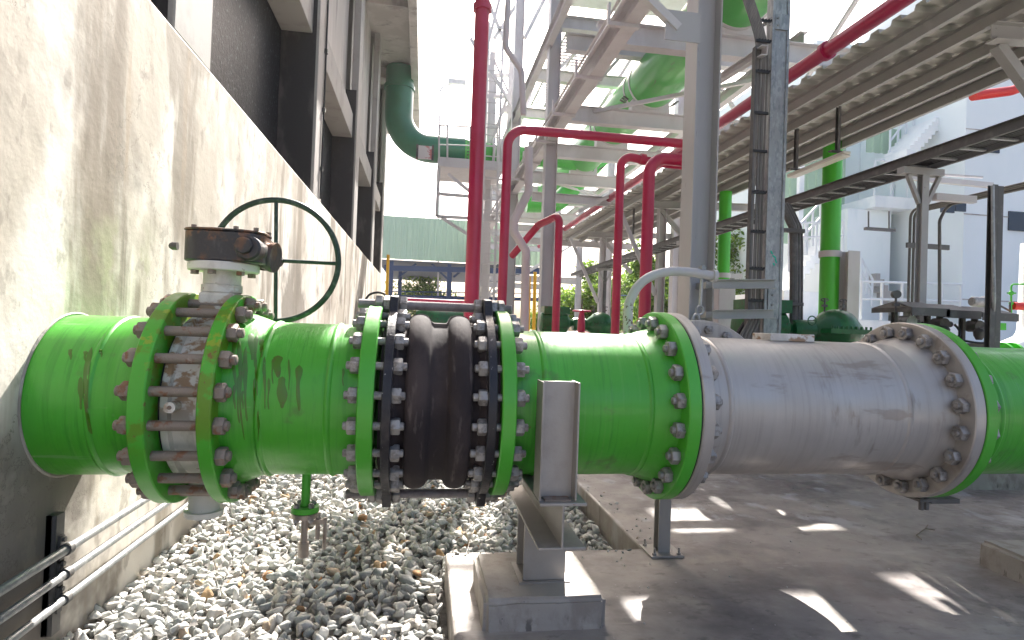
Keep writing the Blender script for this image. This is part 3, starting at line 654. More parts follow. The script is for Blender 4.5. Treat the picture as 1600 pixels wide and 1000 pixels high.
def rough_block(x0, x1, y0, y1, z0, z1_, n=14, amp=.006, chamfer=.02, seed=1):
    r = np.random.default_rng(seed); bm = bmesh.new(); bmesh.ops.create_cube(bm, size=1)
    for vv in bm.verts: vv.co = Vector(((x0+x1)/2+vv.co.x*(x1-x0), (y0+y1)/2+vv.co.y*(y1-y0), (z0+z1_)/2+vv.co.z*(z1_-z0)))
    bmesh.ops.bevel(bm, geom=[e for e in bm.edges if max(e.verts[0].co.z, e.verts[1].co.z) > z1_-.001], offset=chamfer, segments=3, affect='EDGES')
    bmesh.ops.subdivide_edges(bm, edges=bm.edges, cuts=n, use_grid_fill=True)
    from mathutils import noise
    for vv in bm.verts:
        vv.co += Vector(noise.noise_vector(vv.co*9+Vector((seed, 0, 0))))*amp+Vector(noise.noise_vector(vv.co*40))*amp*.3
    V = [v_.co[:] for v_ in bm.verts]; bm.verts.index_update(); Fc = [[v_.index for v_ in f.verts] for f in bm.faces]; bm.free(); return MB().add(V, Fc)
single('concrete_plinth', rough_block(.265, .745, 2.225, 2.70, -.03, .122), M_plinth, 'square weathered concrete plinth under the steel beam support', 'plinth', origin=(.5, 2.46, 0), smooth=50)
# leg behind the centre flange
lg = thing('flange_stand', 'slim steel stand with bolted base plate behind the centre green flange', 'stand', (1.283, 2.97, 0))
MB().hbeam((1.283, 2.97, .012), (1.283, 2.97, Z0-.395), .065, .065, .006, .005).build('leg', M_support, lg)
MB().box((1.195, 2.885, 0.001), (1.372, 3.06, .012)).build('base_plate', M_support, lg, bevel=.002)
for sx in (-1, 1):
    for sy in (-1, 1):
        x, y_ = 1.283+sx*.066, 2.97+sy*.066
        MB().cyl((x, y_, .01), (x, y_, .048), .006, 8).lathe([(0, 0), (0, .012), (.011, .012), (.011, 0)], (x, y_, .012), (0, 0, 1), 6).build('bolt', M_nut, lg)
# lower bracket under right flange
bk = at(1500, 770, Y=2.6)
single('flange_bracket', MB().box((2.37, 2.44, Z0-.432), (2.52, 2.62, Z0-.411)).cyl((2.335, 2.46, Z0-.465), (2.335, 2.46, Z0-.40), .011, 8).cyl((2.362, 2.46, Z0-.465), (2.362, 2.46, Z0-.40), .011, 8).box((2.31, 2.44, Z0-.424), (2.37, 2.55, Z0-.411)), M_darkgalv, 'dark steel bracket hanging under the right hand green flange', 'bracket')
a_ = at(1537, 900, Z=0.)
single('concrete_kerb_block', rough_block(2.92, 4.2, 2.35, 2.72, -.02, .13, seed=5), M_plinth, 'low concrete kerb block on the floor at the right edge', 'block', smooth=50)
single('concrete_pedestal', rough_block(4.05, 5.0, 4.1, 5.0, -.02, .30, seed=9), M_plinth, 'low concrete pedestal behind the right green flange', 'pedestal', smooth=50)
# ------------------------------------------------------------------ pipe rack frame
RK = thing('pipe_rack', 'tall pale steel pipe rack with columns and overhead beams above the pipeline', 'pipe rack', (2.45, 12, 0))
CX = 2.46; ZB = CAMZ+4.55; ZU = CAMZ+6.1
for yy, mm in ((5.45, M_col), (12.1, M_steel), (16.8, M_steel), (23.4, M_steel)):
    for xx in (CX, 7.4):
        if xx > 5 and yy < 6: continue
        if xx == CX: xx = {5.45: 2.62, 12.1: 2.50, 16.8: 2.42, 23.4: 2.4}[yy]
        MB().hbeam((xx, yy, -.02 if xx > 1.2 else GZ), (xx, yy, 11), .26, .25, .014, .010, up=(1, 0, 0)).build('column', mm, RK)
def beamX(y_, z, x0=CX+.13, x1=7.4-.13, h=.34, b=.2, mm=M_steel, nm='cross_beam'): MB().hbeam((x0, y_, z), (x1, y_, z), b, h, .015, .011).build(nm, mm, RK)
for yy in (8.7, 11.4, 12.1, 14.7, 17.4, 20.3, 23.4): beamX(yy, ZB+(.0 if yy != 11.4 else 1.15), h=.34, x0=CX+.0 if yy in (8.7, 14.7, 17.4, 20.3) else CX+.13)
for yy in (8.7, 12.1, 14.7, 17.4): beamX(yy, ZU+.35, h=.28)
for yy in (14.7, 19.5): beamX(yy, CAMZ+3.35, h=.22, b=.14)
MB().hbeam((CX, .5, CAMZ+4.02), (CX, 26, CAMZ+4.02), .2, .26).build('longitudinal_beam', M_steel, RK)
MB().hbeam((2.38, 1.0, CAMZ+6.05), (2.38, 26, CAMZ+6.05), .14, .28).build('longitudinal_beam', M_steel, RK)
MB().hbeam((7.4, 5.0, CAMZ+4.1), (7.4, 26, CAMZ+4.1), .2, .30).build('longitudinal_beam', M_steel, RK)
MB().hbeam((5.9, 8.7, ZB+.30), (5.9, 26, ZB+.30), .15, .22).build('longitudinal_beam', M_steel, RK)
# grating walkway panels on the upper level with gaps
for k, (x0, x1, ya, yb) in enumerate(((2.9, 3.7, 12.3, 14.5), (2.9, 3.7, 14.9, 17.2), (5.9, 6.7, 8.9, 11.8), (5.9, 6.7, 12.4, 17))):
    g = MB(); n = int((yb-ya)/.16)
    for i in range(n+1): g.box((x0, ya+i*.16, ZU+.52), (x1, ya+i*.16+.02, ZU+.56))
    for xx in (x0, (x0+x1)/2, x1): g.box((xx-.02, ya, ZU+.48), (xx+.02, yb, ZU+.518))
    g.build('grating', M_steel, RK)
# braces
def px(a, Y): return at(*a, Y=Y)
MB().ang(px((1000, -12), 5.25), px((1058, 46), 5.25), .075, .008, up=(0, 1, 0)).build('brace', M_steel, RK)
MB().box((px((1040, 20), 5.28).x, 5.27, px((1040, 62), 5.28).z), (2.50, 5.283, px((1040, 15), 5.28).z)).build('gusset_plate', M_col, RK)
for a, b_, Y in (((780, 0), (742, 150), 17.4), ((735, 60), (800, 165), 17.3), ((800, 130), (762, 240), 17.4), ((930, 180), (1000, 70), 15), ((905, 330), (965, 300), 14.5)):
    MB().bar(px(a, Y), px(b_, Y), .09, .09).build('brace', M_steel, RK)
for (x0, y0, z0), (x1, y1, z1_) in (((CX, 12.1, CAMZ+4), (4.2, 12.1, CAMZ+6.2)), ((7.4, 12.1, CAMZ+4), (5.6, 12.1, CAMZ+6.2)), ((CX, 16.8, CAMZ+1.5), (CX, 20.4, CAMZ+4)), ((7.4, 8.9, CAMZ+6.4), (7.4, 12.1, CAMZ+4.4)), ((3.0, 17.4, CAMZ+4.6), (6.8, 20.3, CAMZ+4.6)), ((6.9, 8.7, CAMZ+4.6), (3.4, 12.1, CAMZ+4.65))):
    MB().bar((x0, y0, z0), (x1, y1, z1_), .07, .07).build('brace', M_steel, RK)
for yy in (28.0, 33.0):
    for xx in (2.4, 7.4): MB().hbeam((xx, yy, GZ), (xx, yy, 11), .26, .25, .014, .010, up=(1, 0, 0)).build('column', M_steel, RK)
    for zz_ in (2.4, 4.55, 6.2, 7.6): beamX(yy, CAMZ+zz_, h=.30)
    MB().bar((2.4, yy, 2.2), (7.4, yy, CAMZ+4.4), .09, .09).build('brace', M_steel, RK)
for k, (yy, z) in enumerate(((19.2, 2.9), (21.5, 4.0), (18.2, 6.8), (22.0, 5.3))): beamX(yy, CAMZ+z, h=.2, b=.14, x0=2.2, x1=6.9)
for (a, b_, Y) in (((762, 0), (800, 95), 19), ((772, 60), (812, 0), 19), ((820, 60), (850, 0), 15.5), ((806, 215), (838, 120), 18.5), ((756, 118), (795, 118), 18), ((756, 150), (796, 152), 18), ((770, 290), (812, 345), 18), ((870, 110), (925, 60), 16), ((880, 150), (925, 195), 17.2)):
    MB().bar(px(a, Y), px(b_, Y), .10, .10).build('brace', M_steel, RK)
# clamped service pipe on the first longitudinal beam
sp = thing('service_conduit', 'thin grey conduit clamped along the sloping looking rack beam at upper centre', 'conduit', (CX-.16, 10, CAMZ+4.1))
MB().cyl((CX-.16, 1, CAMZ+4.08), (CX-.16, 24, CAMZ+4.08), .035, 12).cyl((CX-.25, 1, CAMZ+4.05), (CX-.25, 24, CAMZ+4.05), .02, 8).build('tube', M_steel, sp)
for yy in np.arange(5.5, 23, 1.6): MB().box((CX-.32, yy, CAMZ+3.84), (CX+.10, yy+.07, CAMZ+3.886)).box((CX-.32, yy, CAMZ+3.886), (CX-.29, yy+.07, CAMZ+4.12)).build('clamp', M_steel, sp)
# offside rack: left leg tower near the ladder
# ------------------------------------------------------------------ green header
HD = thing('header_pipe', 'large glossy green overhead pipe resting on saddles of the pipe rack', 'pipe', (4.62, 10, CAMZ+5.1))
HR = .52; HX, HZ = 4.62, CAMZ+5.30
MB().lathe([(1.0, 0), (1.0, HR), (26, HR), (26, 0)], (HX, 0, HZ), (0, 1, 0), 64).build('pipe_barrel', M_header, HD)
for yy in (8.7, 12.1, 14.7, 17.4, 20.3):
    sd = MB().lathe([(-.20, HR+.002), (-.20, HR+.014), (-.14, HR+.014), (-.14, HR+.002)], (HX, yy, HZ), (0, 1, 0), 48, close=True).lathe([(.14, HR+.002), (.14, HR+.014), (.2, HR+.014), (.2, HR+.002)], (HX, yy, HZ), (0, 1, 0), 48, close=True)
    zb_ = ZB+.171
    prf = [(-.42, zb_)]+[(a, HZ-math.sqrt((HR+.004)**2-a*a)) for a in np.linspace(-.40, .40, 13)]+[(.42, zb_)]
    n = len(prf); vs = [(HX+a, yy-.12, z) for a, z in prf]+[(HX+a, yy+.12, z) for a, z in prf]
    sd.add(vs, [(i, (i+1) % n, n+(i+1) % n, n+i) for i in range(n)]+[tuple(range(n-1, -1, -1)), tuple(range(n, 2*n))])
    s_ = sd.build('saddle', M_steel, HD)
    for s2 in (-1, 1):
        for k in range(3):
            MB().cyl((HX+s2*.50, yy-.1+k*.1, HZ-.36), (HX+s2*.62, yy-.1+k*.1, HZ-.30), .018, 6).build('bolt', M_darkgalv, s_)
# branch from cooling tower elbow to the header
EB = thing('riser_elbow_pipe', 'teal green pipe curving down from the tower soffit and joining the header', 'pipe', (-1.0, 17.5, CAMZ+7))
p_a = at(612, 100, Y=17.3); ex = -.93
path = rounded([(ex, 17.3, HS-.03), (ex, 17.3, CAMZ+5.12), (1.0, 17.3, CAMZ+5.12)], 1.35, 16)
MB().tube(path, .40, 40).build('elbow', M_elbow, EB)
MB().lathe([(0, .401), (0, .44), (.10, .44), (.10, .401)], (ex, 17.3, CAMZ+6.75), (0, 0, 1), 40, close=True).build('collar', M_elbow, EB)
MB().lathe([(0, .40), (.35, .30), (3.9, .30), (3.9, 0)], (1.0, 17.3, CAMZ+5.12), (1, 0, 0), 32).build('branch_barrel', M_header, EB)
fx = .95
MB().lathe([(0, .3), (0, .36)]+[(.08+.08*k+.02*s2, .36+.025*s2) for k in range(5) for s2 in (-1, 1)]+[(.5, .36), (.5, .3)], (at(706, 240, Y=17.3).x, 17.3, CAMZ+5.12), (1, 0, 0), 24, close=True).build('flexible_joint', M_black, EB)
MB().lathe([(0, .3), (0, .46), (.07, .46), (.07, .3)], (at(768, 240, Y=17.3).x, 17.3, CAMZ+5.12), (1, 0, 0), 32, close=True).lathe([(.22, .3), (.22, .46), (.29, .46), (.29, .3)], (at(768, 240, Y=17.3).x, 17.3, CAMZ+5.12), (1, 0, 0), 32, close=True).build('flange', M_steel, EB)
a_ = at(654, 228, Y=16.9); b_ = at(674, 250, Y=16.9)
sg = thing('pipe_sign', 'small framed red and white board fixed on the teal elbow pipe', 'sign', (a_.x, 16.85, a_.z))
MB().box((a_.x, 16.84, b_.z), (b_.x, 16.87, a_.z)).build('board', M_sign, sg)
MB().box((a_.x-.06, 16.83, b_.z-.03), (a_.x, 16.88, a_.z+.03)).box((b_.x, 16.83, b_.z-.03), (b_.x+.06, 16.88, a_.z+.03)).build('frame', M_black, sg)
# second lower green header further back
LH = thing('lower_green_pipe', 'partly hidden green pipe under the overhead header far back in the rack', 'pipe', (3.6, 20, CAMZ+4))
MB().tube(rounded([at(822, 318, Y=19), at(870, 318, Y=19), at(960, 225, Y=19)], .8, 10), .30, 28).build('pipe_barrel', M_header, LH)

# ------------------------------------------------------------------ red pipes
def redpipe(name, label, pts, r, rad, mm=M_red, flg=(), grp='crimson fire pipes in the rack', n=24):
    P = rounded(pts, rad, 8) if len(pts) > 2 else pts
    t = thing(name, label, 'pipe', pts[0], grp); MB().tube(P, r, n).build('pipe_barrel', mm, t)
    for (p, d) in flg:
        MB().lathe([(-.035, r*.9), (-.035, r*1.30), (.035, r*1.30), (.035, r*.9)], p, d, 28, close=True).build('flange', mm, t)
    return t
x1_ = .555
redpipe('red_pipe', 'thickest crimson vertical pipe, standing behind the rubber joint and rising out of frame', [(x1_, 7, GZ), (x1_, 7, CAMZ+5.2)], .086, 1, flg=[((x1_, 7, at(750, 12, Y=7).z), (0, 0, 1))])
p = at(784, 480, Y=6.9); t_ = at(784, 200, Y=6.9)
redpipe('red_pipe', 'crimson pipe that rises beside the thick one and bends right across the rack column', [(p.x, 6.9, GZ), (p.x, 6.9, t_.z), (at(1092, 215, Y=6.9).x, 6.9, t_.z), (at(1092, 215, Y=6.9).x, 6.9, 0)], .055, .21, flg=[])
for i, (pp_, d) in enumerate((((p.x+.22, 6.9, t_.z), (1, 0, 0)), ((p.x, 6.9, t_.z-.22), (0, 0, 1)))):
    pass
p = at(965, 400, Y=7.5); t_ = at(975, 243, Y=7.5)
redpipe('red_pipe', 'slim crimson vertical pipe left of the thicker one near the grey column', [(p.x, 7.5, 0), (p.x, 7.5, t_.z), (p.x+.5, 7.5, t_.z-.06), (at(1098, 255, Y=7.5).x, 7.5, t_.z-.08), (at(1098, 255, Y=7.5).x, 7.5, 0)], .056, .14, flg=[((p.x+.30, 7.5, t_.z-.03), (1, 0, -.1))])
p = at(1010, 400, Y=6.6); t_ = at(1010, 246, Y=6.6)
redpipe('red_pipe', 'crimson vertical pipe just left of the grey column, bending right behind it', [(p.x, 6.6, 0), (p.x, 6.6, t_.z), (at(1088, 255, Y=6.6).x, 6.6, t_.z), (at(1088, 255, Y=6.6).x, 6.6, 0)], .070, .20, flg=[((p.x, 6.6, at(1010, 505, Y=6.6).z), (0, 0, 1))])
p = at(872, 400, Y=9.2); t_ = at(872, 336, Y=9.2); q_ = at(800, 400, Y=10.5)
redpipe('red_pipe', 'short crimson vertical pipe immediately right of the pale middle column', [(p.x, 9.2, 0), (p.x, 9.2, t_.z), (p.x-.2, 9.9, t_.z-.05), q_], .062, .14)
redpipe('red_pipe', 'long crimson pipe running above the corrugated canopy at upper right', [(4.62, 2, CAMZ+3.43), (4.62, 24, CAMZ+3.43)], .085, 1, flg=[((4.62, at(1295, 80, Z=CAMZ+3.43).y, CAMZ+3.43), (0, 1, 0))])
redpipe('red_pipe', 'thin scarlet cross pipe behind the cable post under the rack beam', [at(1180, 95, Y=11.5), at(1300, 105, Y=11.5), at(1330, 112, Y=11.5)], .09, 1, M_redbr)
redpipe('red_pipe', 'scarlet curved pipe glimpsed under the canopy at the right edge', [at(1520, 150, Y=10), at(1580, 142, Y=10), at(1640, 120, Y=10)], .09, .5, M_redbr)
p = at(640, 469, Y=24)
redpipe('red_pipe', 'low crimson horizontal pipe in the far left background before the green shed', [(p.x-1.5, 24, p.z), (p.x+3.2, 24, p.z-.02)], .10, 1)
# ------------------------------------------------------------------ lamp post, ladder platform
PF = thing('service_platform', 'small steel service platform with handrails at the green branch pipe', 'platform', (.5, 17, CAMZ+4.2))
YP = 16.5
def P_(x, y_, Y=YP): return at(x, y_, Y=Y)
fr = MB()
a_ = P_(684, 256); b_ = P_(786, 262)
MB().box((a_.x, YP-.1, b_.z-.12), (b_.x, YP+1.6, b_.z+.14)).build('deck_frame', M_steel, PF)
for (xx, y0_, y1_) in ((686, 195, 256), (699, 195, 256), (735, 198, 256), (777, 198, 256)):
    MB().cyl(P_(xx, y0_), P_(xx, y1_), .025, 8).build('rail_post', M_steel, PF)
MB().cyl(P_(685, 196), P_(780, 200), .022, 8).cyl(P_(685, 226), P_(780, 229), .018, 8).build('hand_rail', M_steel, PF)
for (A, B2) in (((686, 262), (682, 338)), ((682, 338), (735, 341)), ((686, 303), (735, 307)), ((700, 272), (735, 300)), ((690, 340), (740, 372))):
    MB().bar(P_(*A), P_(*B2), .08, .08).build('hanger', M_steel, PF)
LD = thing('caged_ladder', 'vertical steel access ladder with rungs beside the thick crimson pipe', 'ladder', P_(764, 500))
zt_ = P_(764, 40).z
for xx in (754, 776): MB().bar((P_(xx, 300).x, 16.3, GZ), (P_(xx, 300).x, 16.3, zt_), .06, .03).build('stringer', M_steel, LD)
for z in np.arange(.2, zt_, .30): MB().cyl((P_(754, 300).x, 16.3, z), (P_(776, 300).x, 16.3, z), .016, 6).build('rung', M_steel, LD)
TW = thing('ladder_tower', 'narrow steel lattice tower holding the ladder, left of the pipe rack', 'tower', (1.9, 17.2, 0))
for xx in (1.75, 2.35): MB().hbeam((xx, 17.6, GZ), (xx, 17.6, 9.4), .16, .16).build('post', M_steel, TW)
for k in range(7):
    z = .6+k*1.25; s2 = 1 if k % 2 else -1
    MB().bar((2.05-.3*s2, 17.6, z), (2.05+.3*s2, 17.6, z+1.2), .05, .05).build('lattice_bar', M_steel, TW)
    MB().bar((1.75, 17.6, z), (2.35, 17.6, z), .05, .05).build('lattice_bar', M_steel, TW)
vp = MB().tube(rounded([at(794, 0, Y=9.5), at(790, 75, Y=9.5), at(815, 110, Y=9.5), at(818, 180, Y=9.5)], .3, 6), .05, 12)
single('grey_drain_pipe', vp, M_steel, 'grey pipe with a double bend high in the rack left of the pale column', 'pipe')
vp = MB().tube(rounded([at(826, 230, Y=9.5), at(826, 300, Y=9.5), at(803, 345, Y=9.5), at(803, 362, Y=9.5), at(822, 392, Y=9.5), (at(822, 480, Y=9.5).x, 9.5, GZ)], .12, 6), .07, 12)
single('grey_swept_pipe', vp, M_steel, 'grey pipe with an offset bend left of the pale middle column', 'pipe')
# small lamp post on the skyline
lp = thing('street_lamp', 'faint slim street lamp against the sky behind the platform', 'street lamp', at(687, 450, Y=38))
MB().tube(rounded([(at(687, 450, Y=38).x, 38, -.3), (at(687, 150, Y=38).x, 38, at(687, 135, Y=38).z), at(715, 130, Y=38)], .9, 8), .06, 8).build('pole', M_steel, lp)
MB().box(at(700, 131, Y=38)-Vector((0, .15, 0)), at(728, 126, Y=38)+Vector((0, .15, 0))).build('lamp_head', M_steel, lp, bevel=.02)
# ------------------------------------------------------------------ canopy
CN = thing('canopy', 'long open canopy with corrugated sheet roof and steel purlins on the right', 'canopy', (5.3, 10, 0))
ZC = CAMZ+3.08; x0c, x1c, y0c, y1c = 4.40, 6.75, .4, 19.5
cs = []; yy = y0c; k = 0
prof = []
while yy < y1c:
    prof += [(yy, 0), (yy+.12, 0), (yy+.14, .05), (yy+.24, .05), (yy+.26, 0)]; yy += .28
prof.append((y1c, 0)); n = len(prof)
vs = [(x0c, a, ZC+b) for a, b in prof]+[(x1c, a, ZC+b+.10) for a, b in prof]+[(x0c, a, ZC+b+.004) for a, b in prof]+[(x1c, a, ZC+b+.104) for a, b in prof]
fs = [(i, i+1, n+i+1, n+i) for i in range(n-1)]+[(2*n+i, 3*n+i, 3*n+i+1, 2*n+i+1) for i in range(n-1)]+[(i, 2*n+i, 2*n+i+1, i+1) for i in range(n-1)]+[(n+i, n+i+1, 3*n+i+1, 3*n+i) for i in range(n-1)]
MB().add(vs, fs).build('roof_sheet', M_sheet, CN, smooth=0)
for xx in (4.66, 5.14, 5.66, 6.08, 6.45):
    h = ZC-.004+(xx-x0c)/(x1c-x0c)*.10
    MB().chan((xx, y0c, h-.075), (xx, y1c, h-.075), .055, .148, .006, flip=-1).build('purlin', M_purlin, CN)
ya = at(1495, 48, Z=CAMZ+2.82).y
for yy in (ya, 12.5, 16.9):
    MB().hbeam((5.0 if yy == ya else 4.7, yy, ZC-.235), (7.4, yy, ZC-.235+.1), .12, .16).build('rafter', M_purlin, CN)
    MB().bar((5.15, yy+.08, ZC-.30), (6.1, yy+.08, ZC-1.30), .09, .09).build('brace', M_purlin, CN)
for yy, xx in ((12.5, 5.2), (16.9, 5.2), (ya, 7.4), (12.5, 7.4)):
    MB().hbeam((xx, yy+.1, 0), (xx, yy+.1, ZC-.25), .17, .17, up=(1, 0, 0)).build('column', M_steel, CN)
for yy in (12.5, 16.9): MB().bar((5.1, yy+.1, 2.0), (4.2, yy+.1, ZC-.34), .08, .08).build('brace', M_steel, CN)
for xx in np.linspace(4.9, 6.3, 4): MB().cyl((xx, y0c, ZC-.03), (xx, y0c+.01, ZC-.03), .01, 6)
# hanging batten light
ZL = CAMZ+2.28; bx = 5.08
bt = thing('batten_lamp', 'cream fluorescent batten lamp hung on two rods under the canopy', 'lamp', (bx, 7, ZL))
ya_, yb_ = at(1333, 243, Z=ZL).y, at(1236, 278, Z=ZL).y
MB().box((bx-.05, ya_, ZL+.015), (bx+.05, yb_, ZL+.05)).build('casing', M_lampw, bt, bevel=.006)
MB().box((bx-.065, ya_+.02, ZL-.01), (bx+.065, yb_-.02, ZL+.013)).build('diffuser', M_glass, bt, bevel=.006)
for yy in (ya_+.15, yb_-.15):
    MB().chan((bx, yy, ZL+.09), (bx, yy, ZC-.15), .04, .05, .004, up=(0, 1, 0)).box((bx-.13, yy-.03, ZL+.075), (bx+.13, yy+.03, ZL+.09)).cyl((bx, yy, ZL+.04), (bx, yy, ZL+.08), .02, 8).build('hanger_rod', M_darkgalv, bt)
# far batten lamp
bt = thing('batten_lamp', 'farther small batten lamp hung under the canopy, seen behind the crimson pipes', 'lamp', (4.9, 13, ZL))
MB().box((4.85, 12.6, ZL), (4.95, 13.8, ZL+.05)).build('casing', M_lampw, bt)
for yy in (12.8, 13.6): MB().bar((4.9, yy, ZL+.05), (4.9, yy, ZC-.1), .04, .04, up=(0, 1, 0)).build('hanger_rod', M_darkgalv, bt)

# ------------------------------------------------------------------ cable ladder along Y, T posts
ZT = at(1425, 262, Y=5.3).z; TX = at(1435, 262, Y=5.3).x
ct = thing('cable_ladder', 'dark cable ladder running along the canopy on tee posts towards the right edge', 'cable tray', (TX, 8, ZT))
for s2 in (-1, 1): MB().chan((TX+s2*.15, 1, ZT+.05), (TX+s2*.15, 19, ZT+.05), .03, .10, .004, flip=s2).build('side_rail', M_darkgalv, ct)
for yy in np.arange(1.1, 19, .30): MB().box((TX-.146, yy, ZT+.012), (TX+.146, yy+.03, ZT+.03)).build('rung', M_galv, ct)
cbm = MB()
for k in range(7):
    xx = TX-.10+k*.034
    cbm.tube([(xx+.008*math.sin(yy*1.3+k), yy, ZT+.045) for yy in np.arange(1, 19, .7)], .014, 6)
cbm.build('cables', M_blackc, ct)
for k, yy in enumerate((5.3, 10.6, 15.9)):
    tp = thing('tee_post', ['nearest tee post with angled struts carrying the cable ladder before the white building', 'second tee post farther along under the cable ladder', 'farthest tee post under the cable ladder near the trees'][k], 'post', (TX+.04, yy, 0), 'cable ladder tee posts')
    MB().hbeam((TX+.06, yy, 0), (TX+.06, yy, ZT-.07), .075, .07, .006, .005, up=(0, 1, 0)).build('post', M_darkgalv if k else M_purlin, tp)
    MB().box((TX-.20, yy-.045, ZT-.072), (TX+.26, yy+.045, ZT-.004)).build('crosshead', M_purlin, tp)
    for s2 in (-1, 1): MB().bar((TX+.06+s2*.04, yy, ZT-.36), (TX+.06+s2*.18, yy, ZT-.075), .04, .035).build('strut', M_purlin, tp)

# ------------------------------------------------------------------ vertical cable riser
YR = 5.2
def PR(x, y_): return at(x, y_, Y=YR)
xa, xb = PR(1196, 400).x, PR(1222, 400).x
cr = thing('riser_post', 'galvanised steel riser post with bolt holes and a green paint mark', 'post', (xb, YR, 0))
MB().chan((xa, YR, 0), (xa, YR, 6.2), .09, (xb-xa), .006, up=(1, 0, 0)).box((xa, YR-.004, 0), (xb, YR+.002, 6.2)).build('channel', M_galv, cr) if False else MB().box((xa, YR, 0), (xb, YR+.10, 6.3)).build('channel', M_galv, cr, bevel=.004)
MB().box((xa-.004, YR-.012, 0), (xa+.022, YR+.0, 6.3)).box((xb-.022, YR-.012, 0), (xb+.004, YR, 6.3)).build('flange_lip', M_galv, cr)
for (ya1, yb1) in ((438, 500),):
    pl_ = MB().box((xa+.03, YR-.018, PR(1208, 498).z), (xb-.03, YR-.001, PR(1208, 440).z)).build('splice_plate', M_galv, cr)
    for z in np.linspace(PR(1208, 492).z, PR(1208, 446).z, 4): MB().cyl((xa+.075, YR-.03, z), (xa+.075, YR-.016, z), .012, 6).build('bolt', M_nut, pl_)
pl_ = MB().box((xa+.02, YR-.018, PR(1208, 46).z), (xb-.02, YR-.001, PR(1208, 22).z)).build('splice_plate', M_galv, cr)
for xq in (1202, 1214):
    for yq in (30, 41): MB().cyl(PR(xq, yq)+Vector((0, -.03, 0)), PR(xq, yq)+Vector((0, -.016, 0)), .011, 6).build('bolt', M_nut, pl_)
gp = MB()
for (a, b_) in (((1204, 392), (1207, 397)), ((1207, 399), (1212, 403)), ((1211, 404), (1213, 411)), ((1208, 411), (1210, 415))): gp.bar(PR(*a)+Vector((0, -.002, 0)), PR(*b_)+Vector((0, -.002, 0)), .002, .014)
gp.build('paint_mark', mat('turquoise paint', (.0, .45, .3), .5), cr)
cr2 = thing('cable_riser', 'bundle of grey cables strapped to a vertical ladder left of the galvanised post', 'cable tray', (xa-.1, YR, 0))
xl, xr_ = PR(1173, 400).x, xa-.01
MB().box((xl-.006, YR+.01, .2), (xl+.006, YR+.07, PR(1180, 70).z)).build('side_rail', M_darkgalv, cr2)
cbm = MB(); nC = 7
for k in range(nC):
    xx = xl+.022+(xr_-xl-.035)*k/(nC-1); xt = xx-.33
    top = PR(1180, 75).z
    P3 = [(xx+.004*math.sin(z*2+k), YR+.035+.01*(k % 2), z) for z in np.arange(.25, top, .35)]
    P3 += [(xx-.015, YR+.03, top+.06), (xx-.06, YR+.02, top+.20), (xx-.14, YR, top+.36), (xx-.24, YR-.02, top+.56), (xx-.36, YR-.05, top+.8)]
    cbm.tube(smoothp([Vector(p_) for p_ in P3], 3), .0105, 6)
cbm.build('cables', M_cable, cr2)
for yq in (30, 62, 110, 175, 235, 300, 362, 420, 470):
    z = PR(1183, yq).z; st_ = MB().box((xl-.005, YR+.005, z-.012), (xr_, YR+.022, z+.012))
    if yq % 4 != 3:
        for k in range(5): st_.sphere((xl+.03+k*.03, YR+.012, z+.012), .013, 6)
    st_.build('cable_cleat', M_blackc, cr2)
# bracket arms to the column
for k, yq in enumerate((440, 487)):
    z = at(1150, yq+6, Y=5.1).z; xx0 = at(1116, yq, Y=5.1).x
    MB().chan((xx0-.02, 5.10, z), (PR(1198, 400).x+.02, 5.10, z+.03), .05, .085, .007).bar((xx0, 5.2, z), (xx0, 5.4, z), .06, .06).build('support_arm', M_purlin, cr)
MB().chan(at(1122, 128, Y=6.4), at(1200, 78, Y=5.1), .06, .09, .008).build('support_arm', M_steel, cr)
hs = MB()
for k in range(4): hs.tube(smoothp([PR(1176+k*6, 470)+Vector((0, .05, 0)), PR(1172+k*5, 500)+Vector((0, .02, 0)), PR(1160+k*6, 520), PR(1146+k*7, 548)]), .016, 8)
single('cable_tail', hs, M_cable, 'loose beige cable ends hanging at the foot of the cable riser', 'cable')
hs = MB()
for k in range(3): hs.tube([at(1165+k*5, 505-k*4, Y=5.6), at(1140+k*5, 545, Y=5.6)], .035, 8)
single('black_hose', hs, M_blackc, 'slanting black hoses beside the foot of the cable riser', 'hose')

# ------------------------------------------------------------------ background plant items
def gpipe(name, x, y0_, y1_, Y, r, label, z0=None, band=None):
    a = at(x, y0_, Y=Y); t = thing(name, label, 'pipe', (a.x, Y, 0), 'bright green vertical pipes')
    z1_ = a.z; z0 = 0 if z0 is None else z0
    MB().lathe([(z0, 0), (z0, r), (z1_, r), (z1_, 0)], (a.x, Y, 0), (0, 0, 1), 36).build('pipe_barrel', M_greenfar, t)
    if band:
        b = at(x, band, Y=Y); MB().lathe([(-.05, r+.002), (-.05, r+.02), (.05, r+.02), (.05, r+.002)], (a.x, Y, b.z), (0, 0, 1), 36, close=True).box((a.x, Y-.06, b.z-.05), (a.x+r+.28, Y-r*.2, b.z+.05)).build('clamp_band', M_steel, t)
    return a
gpipe('green_riser_pipe', 1302, 215, 490, 8.6, .145, 'bright green vertical pipe with a pale clamp in front of the white building', band=398)
gpipe('green_riser_pipe', 1134, 300, 440, 11.5, .125, 'bright green vertical pipe seen between the grey column and cable riser', band=431)
a_ = at(1328, 393, Y=8.4)
single('clamp_post', MB().hbeam((a_.x, 8.4, 0), (a_.x, 8.4, a_.z), .2, .2, .014, .012, up=(0, 1, 0)), M_steel, 'short pale steel post holding the bright green pipe by a clamp', 'post')
a_ = at(1145, 445, Y=9.6); 
single('utility_panel', MB().box((at(1124, 440, Y=9.6).x, 9.6, 0), (at(1150, 440, Y=9.6).x, 9.8, at(1135, 438, Y=9.6).z)), M_steel, 'pale steel box panel low behind the bracket arms', 'panel', bevel=.01)
